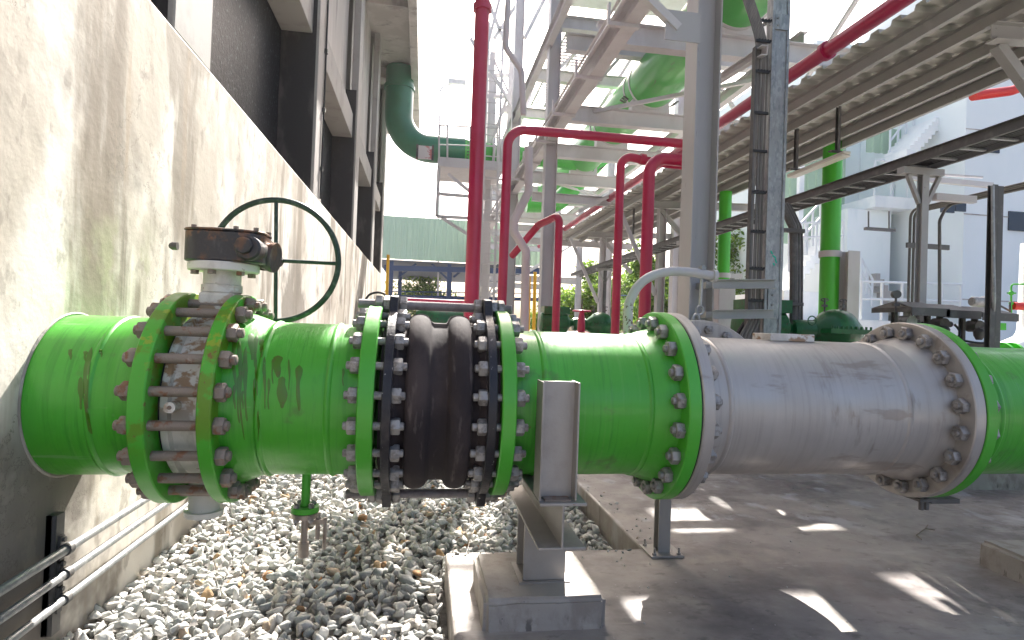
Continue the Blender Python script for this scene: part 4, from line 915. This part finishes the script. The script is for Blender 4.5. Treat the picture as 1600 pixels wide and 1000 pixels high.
# conduits up to the cable ladder (1236-1252)
cd = MB()
for k, xq in enumerate((1240, 1247, 1253)):
    r_ = (.045, .03, .012)[k]
    cd.tube(smoothp([at(xq, 560, Y=6.2), at(xq, 470, Y=6.2), at(xq, 370, Y=6.2), at(xq-6, 345, Y=6.2), at(xq-20, 318, Y=6.2)]), r_, 10)
cd.box(at(1222, 363, Y=6.15), at(1258, 358, Y=6.1)).box(at(1222, 477, Y=6.15), at(1256, 473, Y=6.1))
single('conduit_riser', cd, M_darkgalv, 'pair of grey conduits curving up to the cable ladder beside the riser post', 'conduit')

def pump(px_, py_, Y, s=1., label='', motor_left=True, grp=None):
    c = at(px_, py_, Y=Y); t = thing('pump', label, 'pump', (c.x, Y, 0), grp)
    z = c.z
    MB().box((c.x-.85*s, Y-.28*s, 0), (c.x+.5*s, Y+.28*s, z-.34*s)).build('base', M_plinth, t, bevel=.02)
    cs_ = MB().lathe([(-.34, 0), (-.34, .10), (-.28, .15), (-.22, .20), (-.14, .27), (-.04, .30), (.04, .30), (.14, .27), (.22, .20), (.28, .15), (.34, .10), (.34, 0)], (0, 0, 0), (1, 0, 0), 28)
    cs_.v = [(c.x+a*s, Y+b_*s, z+d*s*.95) for a, b_, d in cs_.v]
    cs_.box((c.x-.30*s, Y-.32*s, z-.03*s), (c.x+.30*s, Y+.32*s, z+.03*s)).build('casing', M_pumpg, t, smooth=30)
    for k in range(9):
        xx = c.x-.26*s+k*.065*s; MB().cyl((xx, Y-.30*s, z+.028*s), (xx, Y-.30*s, z+.065*s), .014*s, 6).build('bolt', M_pumpg, t)
    bh = MB().lathe([(-.62, .09), (-.62, .13), (-.55, .14), (-.34, .13)], (0, 0, 0), (1, 0, 0), 20); bh.v = [(c.x+a*s, Y+b_*s, z+d*s) for a, b_, d in bh.v]; bh.build('bearing_housing', M_pumpg, t)
    mt_ = MB().lathe([(-1.35, 0), (-1.35, .16), (-1.32, .22), (-.78, .22), (-.74, .18), (-.70, .10), (-.62, .06)], (0, 0, 0), (1, 0, 0), 28); mt_.v = [(c.x+a*s, Y+b_*s, z+d*s+.02*s) for a, b_, d in mt_.v]
    for k in range(20):
        a = k*2*PI/20; mt_.bar((c.x-1.30*s, Y+.225*s*math.cos(a), z+.02*s+.225*s*math.sin(a)), (c.x-.80*s, Y+.225*s*math.cos(a), z+.02*s+.225*s*math.sin(a)), .012, .03)
    mt_.box((c.x-1.3*s, Y-.2*s, z+.20*s), (c.x-.74*s, Y+.2*s, z+.36*s)).build('motor', M_pumpg, t)
    for xx in (-.16, .10):
        q = MB().cyl((c.x+xx*s, Y, z+.25*s), (c.x+xx*s, Y, z+.42*s), .012*s, 8).tube([(c.x+xx*s+.05*s*math.cos(a), Y, z+.40*s+.018*s*math.sin(a)) for a in np.linspace(0, 2*PI, 13)], .007*s, 6, cap=False).box((c.x+(xx-.03)*s, Y-.02*s, z+.31*s), (c.x+(xx+.03)*s, Y+.02*s, z+.34*s)).build('vent_valve', M_darkgalv, t)
    MB().tube([(c.x-.50*s+.055*s*math.cos(a), Y-.24*s, z+.12*s+.055*s*math.sin(a)) for a in np.linspace(0, 2*PI, 17)], .008*s, 6, cap=False).bar((c.x-.55*s, Y-.24*s, z+.12*s), (c.x-.45*s, Y-.24*s, z+.12*s), .01, .01).build('small_handwheel', M_pumpg, t)
pump(1305, 518, 6.2, .90, 'dark green split case pump with motor right of the cable riser')
pump(938, 508, 10, .8, 'small green pump behind the green pipe, left of the slim crimson pipe')
# red gate valve
c = at(909, 486, Y=7.2)
rv = thing('red_gate_valve', 'small crimson gate valve with handwheel standing behind the green pipe', 'valve', (c.x, 7.2, 0))
MB().lathe([(-.30, .12), (-.27, .12), (-.25, .05), (-.10, .045), (-.02, .03), (0, .03), (0, 0)], (c.x, 7.2, c.z), (0, 0, 1), 16).cyl((c.x, 7.2, 0), (c.x, 7.2, c.z-.27), .06, 16).build('body', M_red, rv)
MB().tube([(c.x+.11*math.cos(a), 7.2+.11*math.sin(a), c.z) for a in np.linspace(0, 2*PI, 25)], .010, 8, cap=False).bar((c.x-.11, 7.2, c.z), (c.x+.11, 7.2, c.z), .014, .014).bar((c.x, 7.09, c.z), (c.x, 7.31, c.z), .014, .014, ).build('handwheel', M_red, rv)
MB().cyl((c.x, 7.2, c.z), (c.x, 7.2, c.z+.15), .008, 8).build('stem', M_darkgalv, rv)

# instrument rack with hoods
YI = 4.9
def PI_(x, y_, Y=YI): return at(x, y_, Y=Y)
ir = thing('instrument_rack', 'dark instrument rack with three folded sun hoods and transmitters in front of the building', 'instrument rack', PI_(1480, 540))
a_ = PI_(1398, 478); b_ = PI_(1560, 490)
for k, (xq, w1) in enumerate(((1397, 58), (1449, 54), (1504, 56))):
    A = PI_(xq+8, 473+k*4); B2 = PI_(xq+w1, 474+k*4); h = .035
    x0, x1 = A.x, B2.x; z = A.z
    vs = [(x0-.03, YI-.18, z-.05), (x1+.02, YI-.18, z-.05), (x1, YI+.1, z+.02), (x0+.04, YI+.1, z+.02), (x1+.02, YI+.34, z-.04), (x0-.0, YI+.34, z-.04)]
    hd = MB().add(vs, [(0, 1, 2, 3), (3, 2, 4, 5)]).add([(a, b3, c3-.006) for a, b3, c3 in vs], [(3, 2, 1, 0), (5, 4, 2, 3)])
    hd.box((x0-.03, YI-.184, z-.12), (x1+.02, YI-.178, z-.048)).box((x0-.035, YI-.18, z-.09), (x0-.028, YI+.3, z-.045))
    hd.build('sun_hood', M_darkgalv, ir, smooth=20)
    q = MB().cyl((x0+.12, YI-.02, z-.17), (x0+.12, YI+.10, z-.17), .055, 16).cyl((x0+.12, YI+.04, z-.17), (x0+.12, YI+.04, z-.06), .03, 12).cyl((x0+.17, YI+.04, z-.17), (x0+.24, YI+.04, z-.17), .028, 12)
    q.lathe([(-.30, .025), (-.26, .045), (-.22, .05), (-.19, .03)], (x0+.11, YI-.02, z), (0, 0, 1), 12).build('transmitter', M_darkgalv if k else M_galv, ir)
    MB().tube(smoothp([Vector((x0+.24, YI, z-.17)), Vector((x0+.28, YI-.02, z-.24)), Vector((x0+.22, YI-.04, z-.31)), Vector((x0+.10, YI-.04, z-.33)), Vector((x0-.05, YI, z-.31))]), .011, 8).build('hose', M_blackc, ir)
    MB().chan((x0+.02, YI+.06, z-.36), (x0+.02, YI+.06, z-.06), .03, .05, .004, up=(0, 1, 0)).build('stanchion', M_darkgalv, ir)
MB().chan((a_.x-.1, YI+.09, a_.z-.345), (b_.x+.1, YI+.09, a_.z-.345), .04, .05, .005).build('mounting_rail', M_darkgalv, ir)
for xq in (1425, 1528): MB().bar((PI_(xq, 500).x, YI+.12, 0), (PI_(xq, 500).x, YI+.12, a_.z-.34), .06, .06, up=(0, 1, 0)).build('leg', M_darkgalv, ir)
g = PI_(1400, 460)
gg = thing('pressure_gauge', 'small round pressure gauge on a stem at the left of the instrument rack', 'gauge', g)
MB().lathe([(-.03, 0), (-.03, .036), (.03, .036), (.03, 0)], g, (.4, 1, 0), 20).cyl(g-Vector((0, 0, .16)), g-Vector((0, 0, .03)), .010, 8).box(g+Vector((-.03, -.015, -.11)), g+Vector((.03, .015, -.085))).build('gauge_case', M_darkgalv, gg)
# dark strut post with conduit, actuated valve
a_ = at(1560, 290, Y=4.55)
single('strut_post', MB().chan((a_.x-.03, 4.55, 0), (a_.x-.03, 4.55, a_.z), .05, .055, .006, up=(0, 1, 0)).bar((a_.x+.035, 4.58, 0), (a_.x+.035, 4.58, a_.z), .055, .05, up=(0, 1, 0)), M_darkgalv, 'dark slotted steel post near the right edge in front of the building', 'post')
cdt = MB().tube(smoothp([at(1551, 290, Y=4.5), at(1552, 400, Y=4.5), at(1553, 470, Y=4.5), at(1548, 500, Y=4.6), at(1532, 512, Y=4.7)]), .014, 10)
single('flexible_conduit', cdt, M_galv, 'grey flexible conduit beside the dark post curving to the actuator', 'conduit')
av = thing('actuated_valve', 'grey electric valve actuator on a green valve near the right edge', 'valve', at(1540, 540, Y=6.3))
A = at(1518, 471, Y=6.3); B2 = at(1556, 474, Y=6.3)
MB().lathe([(0, 0), (0, .05), (.02, .062), (.14, .062), (.16, .075), (.30, .075), (.31, 0)], A, (1, 0, -.02), 20).build('actuator', M_galv, av)
MB().cyl(at(1548, 480, Y=6.3), at(1548, 505, Y=6.3), .06, 16).box(at(1540, 515, Y=6.3)-Vector((0, .1, 0)), at(1560, 505, Y=6.3)+Vector((0, .1, 0))).cyl(at(1550, 510, Y=6.3), at(1550, 560, Y=6.3), .05, 12).build('bonnet', M_greenfar, av)
hw_ = at(1578, 486, Y=6.3)
MB().tube([hw_+Vector((.055*math.cos(a), .05*math.cos(a), .115*math.sin(a))) for a in np.linspace(0, 2*PI, 25)], .010, 8, cap=False).cyl(B2, hw_, .012, 8).build('handwheel', M_black, av)
bp_ = thing('background_green_pipe', 'low bright green pipe with flanges behind the right end of the pipeline', 'pipe', at(1560, 560, Y=7))
q1 = at(1515, 556, Y=7); q2 = at(1640, 560, Y=7)
MB().cyl((q1.x-.3, 7, q1.z-.02), (q2.x, 7, q1.z-.02), .14, 28).build('pipe_barrel', M_greenfar, bp_)
for xq in (1562, 1578): MB().lathe([(0, .1), (0, .22), (.04, .22), (.04, .1)], (at(xq, 550, Y=7).x, 7, q1.z-.02), (1, 0, 0), 32, close=True).build('flange', M_greenfar, bp_)
sm = at(1586, 480, Y=7.2)
single('sample_valve', MB().tube(rounded([at(1640, 444, Y=7.2), at(1580, 444, Y=7.2), at(1580, 500, Y=7.2)], .05, 6), .012, 8).sphere(at(1580, 458, Y=7.2), .035, 10).sphere(at(1580, 474, Y=7.2), .03, 10).box(at(1573, 459, Y=7.2), at(1588, 457, Y=7.15)), M_greenfar, 'small green sample valve cluster on a thin bent tube at the right edge', 'valve')
redpipe('red_pipe', 'short scarlet pipe stub by the green sample valves at the right edge', [at(1582, 478, Y=7.2), at(1640, 480, Y=7.2)], .055, 1, M_redbr)
single('white_elbow_pipe', MB().tube(rounded([(at(1625, 540, Y=9).x, 9, 3), (at(1622, 540, Y=9).x, 9, at(1620, 540, Y=9).z), at(1500, 590, Y=9)], .5, 8), .30, 20), M_whitew, 'white painted pipe bend at the right edge behind the green pipe', 'pipe')
# conduit bundle to the right
YB = 7.5
cdm = MB()
for k in range(4):
    x = at(1421+k*6, 400, Y=YB).x; zt2 = at(1421, 328, Y=YB).z
    cdm.tube(rounded([(x, YB, .3), (x, YB, zt2+.0), (x+.05*k, 2.0, zt2)], .12, 6), .018, 8)
cdm.box(at(1415, 387, Y=YB-.03), at(1484, 383, Y=YB-.06))
single('conduit_bundle', cdm, M_darkgalv, 'four thin dark conduits rising behind the tee post then turning towards the camera', 'conduit')
cd2 = MB().tube(rounded([at(1468, 480, Y=7.0), at(1468, 345, Y=7.0), at(1480, 320, Y=7.0), (at(1480, 320, Y=7.0).x+.1, 1.5, at(1480, 320, Y=7.0).z)], .15, 6), .02, 8)
single('single_conduit', cd2, M_darkgalv, 'single dark conduit right of the tee post curving towards the camera', 'conduit')
a_ = at(1490, 300, Y=5.4)
single('conduit_support_arm', MB().box(at(1456, 303, Y=5.4), at(1527, 317, Y=5.34)), M_steel, 'pale horizontal steel arm fixed to the tee post below its crosshead', 'bracket', bevel=.004)
single('bulkhead_strip_lamp', MB().bar(at(1420, 277, Y=8), at(1550, 290, Y=8), .06, .08).bar(at(1428, 270, Y=8), at(1535, 277, Y=8), .03, .03), M_steel, 'long pale strip lamp behind the tee post crosshead', 'lamp')
bt = thing('wall_batten_lamp', 'small batten lamp hung on two rods in front of the pale building wall', 'lamp', at(1375, 358, Y=12))
MB().bar(at(1352, 357, Y=12), at(1397, 360, Y=12), .10, .06).build('casing', M_darkgalv, bt)
for xq in (1357, 1389): MB().cyl(at(xq, 330, Y=12), at(xq, 357, Y=12), .018, 6).build('hanger_rod', M_darkgalv, bt)

# ------------------------------------------------------------------ white building
YW = 17.
def PW(x, y_, Y=YW): return at(x, y_, Y=Y)
WB = thing('white_building', 'pale blue white industrial building with stairs and landings at the right background', 'building', PW(1450, 540))
xw0 = PW(1318, 400).x
MB().box((xw0, 18.6, -.3), (40, 30, 11.5)).build('main_wall', M_whiteb, WB)
xr1_ = PW(1507, 300, 14.5).x
MB().box((xr1_, 14.5, -.3), (xr1_+2.4, 18.59, 12)).build('front_tower', M_whiteb, WB)
MB().box((xr1_+2.404, 15.6, -.3), (40, 18.59, 12)).build('side_wall', M_whitew, WB)
a_ = PW(1318, 245, 16.5)
# landing slab and stair flight soffit
L0, L1 = PW(1338, 325), PW(1500, 325)
zl = PW(1400, 318).z
MB().box((L0.x, 16.2, zl-.35), (L1.x+.1, 18.6, zl)).build('landing', M_whitew, WB)
MB().box((L0.x-.6, 16.6, -.3), (L0.x+.9, 18.6, zl-.36)).build('landing_wall', M_whiteb, WB)
def stair(x0, z0, x1, z1_, y0_, y1_, n=12, mm=M_whitew, nm='stair_flight'):
    q = MB()
    for k in range(n):
        xa_ = x0+(x1-x0)*k/n; xb_ = x0+(x1-x0)*(k+1)/n; zz_ = z0+(z1_-z0)*(k+1)/n
        q.box((xa_, y0_, zz_-.40), (xb_, y1_, zz_))
    q.build(nm, mm, WB)
s0, s1_ = PW(1455, 322), PW(1510, 262)
stair(s0.x, zl, s1_.x+.3, s1_.z, 16.2, 17.6, 8)
t0, t1 = PW(1398, 500), PW(1343, 440)
stair(PW(1392, 500).x, PW(1392, 500).z, PW(1343, 430).x, PW(1343, 430).z, 16.3, 17.4, 8, M_ctcol)
# platform podium
MB().box((PW(1330, 500, 13).x, 13, -.3), (PW(1508, 500, 13).x, 16.1, PW(1400, 502, 13).z)).build('podium', M_whitew, WB)
MB().box((PW(1225, 460, 15).x, 15, -.3), (PW(1318, 460, 15).x, 18, PW(1250, 455, 15).z)).build('side_block', M_whitew, WB)
def railing(P, Y, h=1.0, n=4, rails=(1., .55)):
    q = MB(); A = Vector(P[0]); B3 = Vector(P[1])
    for k in range(n+1):
        p_ = A.lerp(B3, k/n); q.cyl(p_, p_+Vector((0, 0, h)), .034, 6)
    for r_ in rails: q.cyl(A+Vector((0, 0, h*r_)), B3+Vector((0, 0, h*r_)), .032, 6)
    q.build('railing', M_rail, WB)
zl2 = zl
railing(((L0.x, 16.25, zl), (PW(1460, 300).x, 16.25, zl)), YW, 1.1, 5)
railing((PW(1395, 318), PW(1500, 245)), YW, 1.0, 5)
pz = PW(1400, 500, 13).z
railing((PW(1345, 500, 13.1), PW(1500, 503, 13.1)), 13, .95, 5)
railing((PW(1362, 478, 16), PW(1345, 445, 16)), 16, .8, 2)
railing((PW(1232, 425, 15), PW(1305, 345, 15)), 15, 1.0, 6)
railing((PW(1232, 400, 15), PW(1316, 396, 15)), 15, .9, 6)
railing((PW(1390, 246, 16.3), PW(1440, 180, 16.3)), 15, .9, 4)
# corrugated green cladding behind
def corr(x0, x1, y_, z0, z1_, pitch, name, mm, parent):
    pr_ = []; x = x0
    while x < x1: pr_ += [(x, 0), (x+pitch*.55, 0), (x+pitch*.65, -.05), (x+pitch*.9, -.05)]; x += pitch
    n = len(pr_); vs = [(a, y_+b, z0) for a, b in pr_]+[(a, y_+b, z1_) for a, b in pr_]+[(a, y_+b+.02, z0) for a, b in pr_]+[(a, y_+b+.02, z1_) for a, b in pr_]
    fs = [(i, i+1, n+i+1, n+i) for i in range(n-1)]+[(2*n+i, 3*n+i, 3*n+i+1, 2*n+i+1) for i in range(n-1)]+[(i, 2*n+i, 2*n+i+1, i+1) for i in range(n-1)]+[(n+i, n+i+1, 3*n+i+1, 3*n+i) for i in range(n-1)]
    return MB().add(vs, fs).build(name, mm, parent, smooth=0)
corr(PW(1225, 300, 20).x, PW(1420, 300, 20).x, 20, 0, PW(1300, 188, 20).z, .35, 'green_cladding', M_gsheet, WB) if False else corr(PW(1225, 300, 18.2).x, PW(1318, 300, 18.2).x, 18.2, PW(1300, 385, 18.2).z, PW(1300, 196, 18.2).z, .32, 'green_cladding', M_gsheet, WB)
corr(PW(1352, 300, 16.8).x, PW(1402, 300, 16.8).x, 16.8, PW(1380, 240, 16.8).z, PW(1380, 200, 16.8).z, .30, 'green_cladding', M_gsheet, WB)
for (x0, y0_, x1, y1_) in ((1472, 318, 1494, 333), (1494, 316, 1512, 331)):
    a = PW(x0, y0_, 14.3); b3 = PW(x1, y1_, 14.3); fw = MB().box((a.x, 14.30, b3.z), (b3.x-.05, 14.36, a.z)).build('window', M_window, WB)
M_recess = mat('blue recess shade paint', (.25, .38, .50), .5, 0, [((.2, .3, .4), (2, 2, 2), .5, .7, .6, None)])
for (x0, y0_, x1, y1_) in ((1352, 236, 1385, 286), (1396, 240, 1440, 292), (1340, 395, 1352, 470)):
    a = PW(x0, y0_, 18.58); b3 = PW(x1, y1_, 18.58); MB().box((a.x, 18.50, b3.z), (b3.x, 18.595, a.z)).build('recess_shade', M_recess, WB)  # blue shade of the wall recesses painted as flat panels
for xq in (1420, 1475): 
    a = PW(xq, 340, 18.5); MB().cyl((a.x, 18.45, .5), (a.x, 18.45, a.z), .04, 8).build('downpipe', M_steel, WB)
for (x0, y0_, x1, y1_) in ((1530, 205, 1560, 240), (1575, 330, 1600, 362)):
    a = PW(x0, y0_, 14.5); b3 = PW(x1, y1_, 14.5); fw = MB().box((a.x, 14.46, b3.z), (b3.x, 14.497, a.z)).build('window', M_window, WB)
for zq in (2.4, 4.8, 7.2): MB().box((xr1_-.01, 14.485, zq), (xr1_+2.41, 14.499, zq+.03)).build('panel_joint', M_ctcol, WB)
a = PW(1236, 250, 17.9); MB().box((a.x, 17.4, PW(1236, 430, 17.9).z), (a.x+.16, 17.56, PW(1236, 200, 17.9).z)).build('stair_column', M_whitew, WB)
stair(PW(1236, 440, 16.4).x, PW(1236, 440, 16.4).z, PW(1310, 360, 16.4).x, PW(1310, 360, 16.4).z, 16.4, 17.4, 10)
stair(PW(1400, 245, 15.8).x, PW(1400, 245, 15.8).z, PW(1455, 185, 15.8).x, PW(1455, 185, 15.8).z, 15.4, 16.4, 10)
for yq in (430, 462): MB().box((PW(1340, yq, 18.58).x, 18.57, PW(1440, yq+3, 18.58).z), (PW(1506, yq, 18.58).x, 18.598, PW(1440, yq+3, 18.58).z+.03)).build('panel_joint', M_ctcol, WB)
MB().box((PW(1460, 401, 16).x, 15.9, PW(1460, 404, 16).z), (PW(1508, 401, 16).x, 16.0, PW(1460, 399, 16).z)).build('wall_bracket', M_steel, WB)

# ------------------------------------------------------------------ left background: shed
YS = 34.
def PS(x, y_): return at(x, y_, Y=YS)
SH = thing('green_shed', 'pale green corrugated shed on blue steel posts in the left background', 'shed', PS(700, 470))
corr(PS(590, 370).x, PS(848, 370).x, YS, PS(700, 409).z, PS(700, 343).z, .33, 'wall_cladding', M_gsheet, SH)
MB().box((PS(590, 370).x, YS+.1, PS(700, 345).z-.1), (PS(848, 370).x, YS+14, PS(700, 345).z)).build('roof', M_gsheet, SH)
MB().box((PS(590, 370).x, YS+.1, PS(700, 412).z), (PS(848, 370).x, YS+14, PS(700, 410).z)).build('ceiling', M_dark, SH)
for k, xq in enumerate((612, 622, 703, 709, 800, 842)):
    MB().bar((PS(xq, 400).x, YS+(.3 if k % 2 == 0 else 4), -.3), (PS(xq, 400).x, YS+(.3 if k % 2 == 0 else 4), PS(700, 411).z), .22, .22, up=(0, 1, 0)).build('post', M_blue, SH)
for (a, b_) in (((622, 432), (650, 411)), ((703, 438), (675, 411)), ((709, 432), (735, 411)), ((800, 432), (778, 411))): MB().bar(PS(*a)+Vector((0, .5, 0)), PS(*b_)+Vector((0, .5, 0)), .12, .12).build('brace', M_blue, SH)
MB().bar(PS(600, 418)+Vector((0, .3, 0)), PS(848, 424)+Vector((0, .3, 0)), .2, .3).build('eaves_beam', M_blue, SH)
MB().bar(PS(600, 462)+Vector((0, 1, 0)), PS(900, 468)+Vector((0, 1, 0)), .12, .2).build('low_rail', M_blue, SH)
rl = MB().cyl(PS(600, 455), PS(1000, 462), .03, 6)
for xq in range(605, 1000, 14): rl.cyl(PS(xq, 455), PS(xq, 466), .02, 5)
single('far_railing', rl, M_blue, 'thin blue railing across the far yard below the green shed', 'railing')
q0 = at(568, 400, Y=17)
single('yellow_pipe', MB().cyl((WX+.25, 17.6, GZ), (WX+.25, 17.6, at(568, 396, Y=17.6).z), .045, 10), M_yellow, 'thin yellow vertical pipe at the far end of the concrete wall', 'pipe')
single('yellow_pipe', MB().cyl((at(837, 450, Y=20).x, 20, GZ), (at(837, 400, Y=20).x, 20, at(837, 425, Y=20).z), .06, 10).cyl((at(829, 450, Y=20).x, 20, GZ), (at(829, 400, Y=20).x, 20, at(829, 432, Y=20).z), .04, 10), M_yellow, 'yellow post and gas pipe far behind the grey swept pipe', 'pipe')
single('wall_loop_hose', MB().tube(smoothp([at(570, 470, Y=4.2), at(578, 460, Y=4.2), at(592, 457, Y=4.2), at(603, 462, Y=4.2), at(606, 475, Y=4.2)]), .008, 8), M_blackc, 'thin black hose loop rising behind the left tie rod end', 'hose')
# low machinery clutter behind the joint
for k, (xq, yq, Y, rr, mm, lab) in enumerate(((690, 503, 14, .30, M_pumpg, 'dark green machine housing seen through the joint gap'),)):
    c = at(xq, yq, Y=Y); t = thing('background_machine', lab, 'machine', (c.x, Y, GZ))
    MB().lathe([(-.6, 0), (-.6, rr*.8), (-.5, rr), (.5, rr), (.6, rr*.8), (.6, 0)], c, (1, 0, 0), 24).build('drum', mm, t)
    MB().box((c.x-.6, Y-rr*.7, GZ), (c.x+.6, Y+rr*.7, c.z-rr*.7)).build('base', M_plinth, t)

# ------------------------------------------------------------------ trees
def tree(x, y_, h, cr, label, seed, nleaf=7500, leaf=.12):
    r = np.random.default_rng(seed); t = thing('tree', label, 'tree', (x, y_, -.3), 'trees behind the plant')
    tk = MB(); pts_ = [Vector((x+.15*math.sin(k*1.1+seed), y_+.1*math.cos(k*1.7), -.3+h*.75*k/6)) for k in range(7)]
    tk.tube(pts_, [.16*(1-.11*k) for k in range(7)], 10); clus = []
    for k in range(16):
        b0 = pts_[2+k % 5]; a = k*2.4+seed; el = r.uniform(.2, 1.2)
        L = cr*r.uniform(.5, 1.0); e = b0+Vector((math.cos(a)*math.cos(el), math.sin(a)*math.cos(el), math.sin(el)))*L
        mid = b0.lerp(e, .5)+Vector((0, 0, .12*L)); tk.tube([b0, mid, e], [.055, .035, .012], 6); clus += [(e, L*.42), (mid+Vector(r.normal(size=3)*.2), L*.3)]
    tk.build('trunk', M_bark, t)
    V = []; Fc = []; R = []
    for i in range(nleaf):
        c, rad = clus[r.integers(len(clus))]; d = r.normal(size=3); d /= np.linalg.norm(d); p_ = np.array(c)+d*rad*r.uniform(.25, 1.15)**.6
        n_ = r.normal(size=3); n_[2] += .6; n_ /= np.linalg.norm(n_); u = np.cross(n_, r.normal(size=3)); u /= np.linalg.norm(u); w_ = np.cross(n_, u)
        s_ = leaf*r.uniform(.6, 1.4); b0 = len(V)
        V += [tuple(p_+u*s_), tuple(p_+w_*s_*.45+n_*s_*.12), tuple(p_-u*s_), tuple(p_-w_*s_*.45+n_*s_*.12)]; Fc.append((b0, b0+1, b0+2, b0+3)); R += [r.random()]*4
    me = bpy.data.meshes.new('crown'); me.from_pydata([tuple(Vector(v_)-Vector((x, y_, -.3))) for v_ in V], [], Fc)
    at_ = me.attributes.new('rnd', 'FLOAT', 'POINT'); at_.data.foreach_set('value', R); me.materials.append(M_leaf)
    o = bpy.data.objects.new('crown', me); C.objects.link(o); o.parent = t
for k, (xq, Y, h, cr_, lab) in enumerate(((925, 30, 4.6, 2.2, 'leafy tree behind the canopy between the pale column and the slim crimson pipe'), (1030, 27, 4.9, 2.3, 'leafy tree behind the crimson pipe beside the grey column'), (1150, 24, 5.0, 2.2, 'sparse leafy tree between the grey column and the cable riser'), (665, 46, 4.5, 2.6, 'distant tree under the green shed at the left'), (860, 38, 3.4, 1.8, 'low tree far behind the pale middle column'), (985, 38, 5.2, 2.4, 'tall distant tree between the two crimson pipes'))):
    a = at(xq, 480, Y=Y); tree(a.x, Y, h, cr_, lab, 11+k)

# ------------------------------------------------------------------ unseen shade deck added over the slab, holes cut to cast sun patches
HDK = 9.0
def dk(x, y_, z=0): t = (HDK-z); return x+t*SUN.x/SUN.z, y_+t*SUN.y/SUN.z
holes = [(.87, 1.06, 1.7, 2.49), (1.50, 1.86, 3.22, 3.74), (2.26, 2.58, 3.22, 3.70), (1.60, 1.94, 1.7, 2.50), (2.27, 2.58, 1.7, 2.66), (1.12, 1.2, 3.6, 4.1), (2.85, 3.16, 3.15, 3.70), (2.06, 2.10, 3.7, 4.2), (3.24, 3.5, 2.6, 2.96), (1.58, 1.63, 3.4, 3.66)]
hol = []
for a, b_, c_, d_ in holes:
    X0_, Y0_ = dk(a, c_); X1_, Y1_ = dk(b_, d_); hol.append((X0_, X1_, Y0_, Y1_))
DX0, DX1, DY0, DY1 = dk(.70, 0)[0], dk(4.6, 0)[0], dk(0, -2)[1], 13.9
xs = sorted({DX0, DX1, *[h_[0] for h_ in hol], *[h_[1] for h_ in hol]}); ysr = sorted({DY0, DY1, *[h_[2] for h_ in hol], *[h_[3] for h_ in hol]})
dm = MB()
for j in range(len(ysr)-1):
    run = None
    for i in range(len(xs)-1):
        cxm, cym = (xs[i]+xs[i+1])/2, (ysr[j]+ysr[j+1])/2
        hole = any(h_[0] < cxm < h_[1] and h_[2] < cym < h_[3] for h_ in hol)
        if not hole:
            if run is None: run = [xs[i], xs[i+1]]
            else: run[1] = xs[i+1]
        if hole or i == len(xs)-2:
            if run: dm.box((run[0], ysr[j], HDK), (run[1], ysr[j+1], HDK+.05)); run = None
MB.build(dm, 'shade_deck', M_steel, RK)
def cast(x0, x1, y0_, y1_, q): a = dk(x0, y0_); b_ = dk(x1, y1_); q.box((a[0], a[1], HDK+.06), (b_[0], b_[1], HDK+.10))
q = MB(); cast(-.62, .04, 2.82, 3.28, q); cast(-.52, -.22, 3.283, 4.15, q); cast(-.02, .20, 3.283, 4.3, q); cast(.043, 1.2, 2.90, 2.96, q)
q.build('shadow_plates', M_steel, RK)  # unseen plates added only to throw the shadow on the gravel

# ------------------------------------------------------------------ haze volume added to imitate lens glare
hz = bpy.data.materials.new('haze'); hz.use_nodes = True; n = hz.node_tree.nodes; n.remove(n['Principled BSDF'])
pv = n.new('ShaderNodeVolumePrincipled'); pv.inputs['Color'].default_value = (.96, .97, 1, 1); pv.inputs['Density'].default_value = .00035; pv.inputs['Anisotropy'].default_value = .6
hz.node_tree.links.new(pv.outputs[0], n['Material Output'].inputs['Volume'])
tag(MB().box((-90, -40, -1.4), (120, 120, 16)).build('haze', hz, smooth=0), 'thin haze volume added around the plant to imitate lens glare', 'haze', kind='stuff')
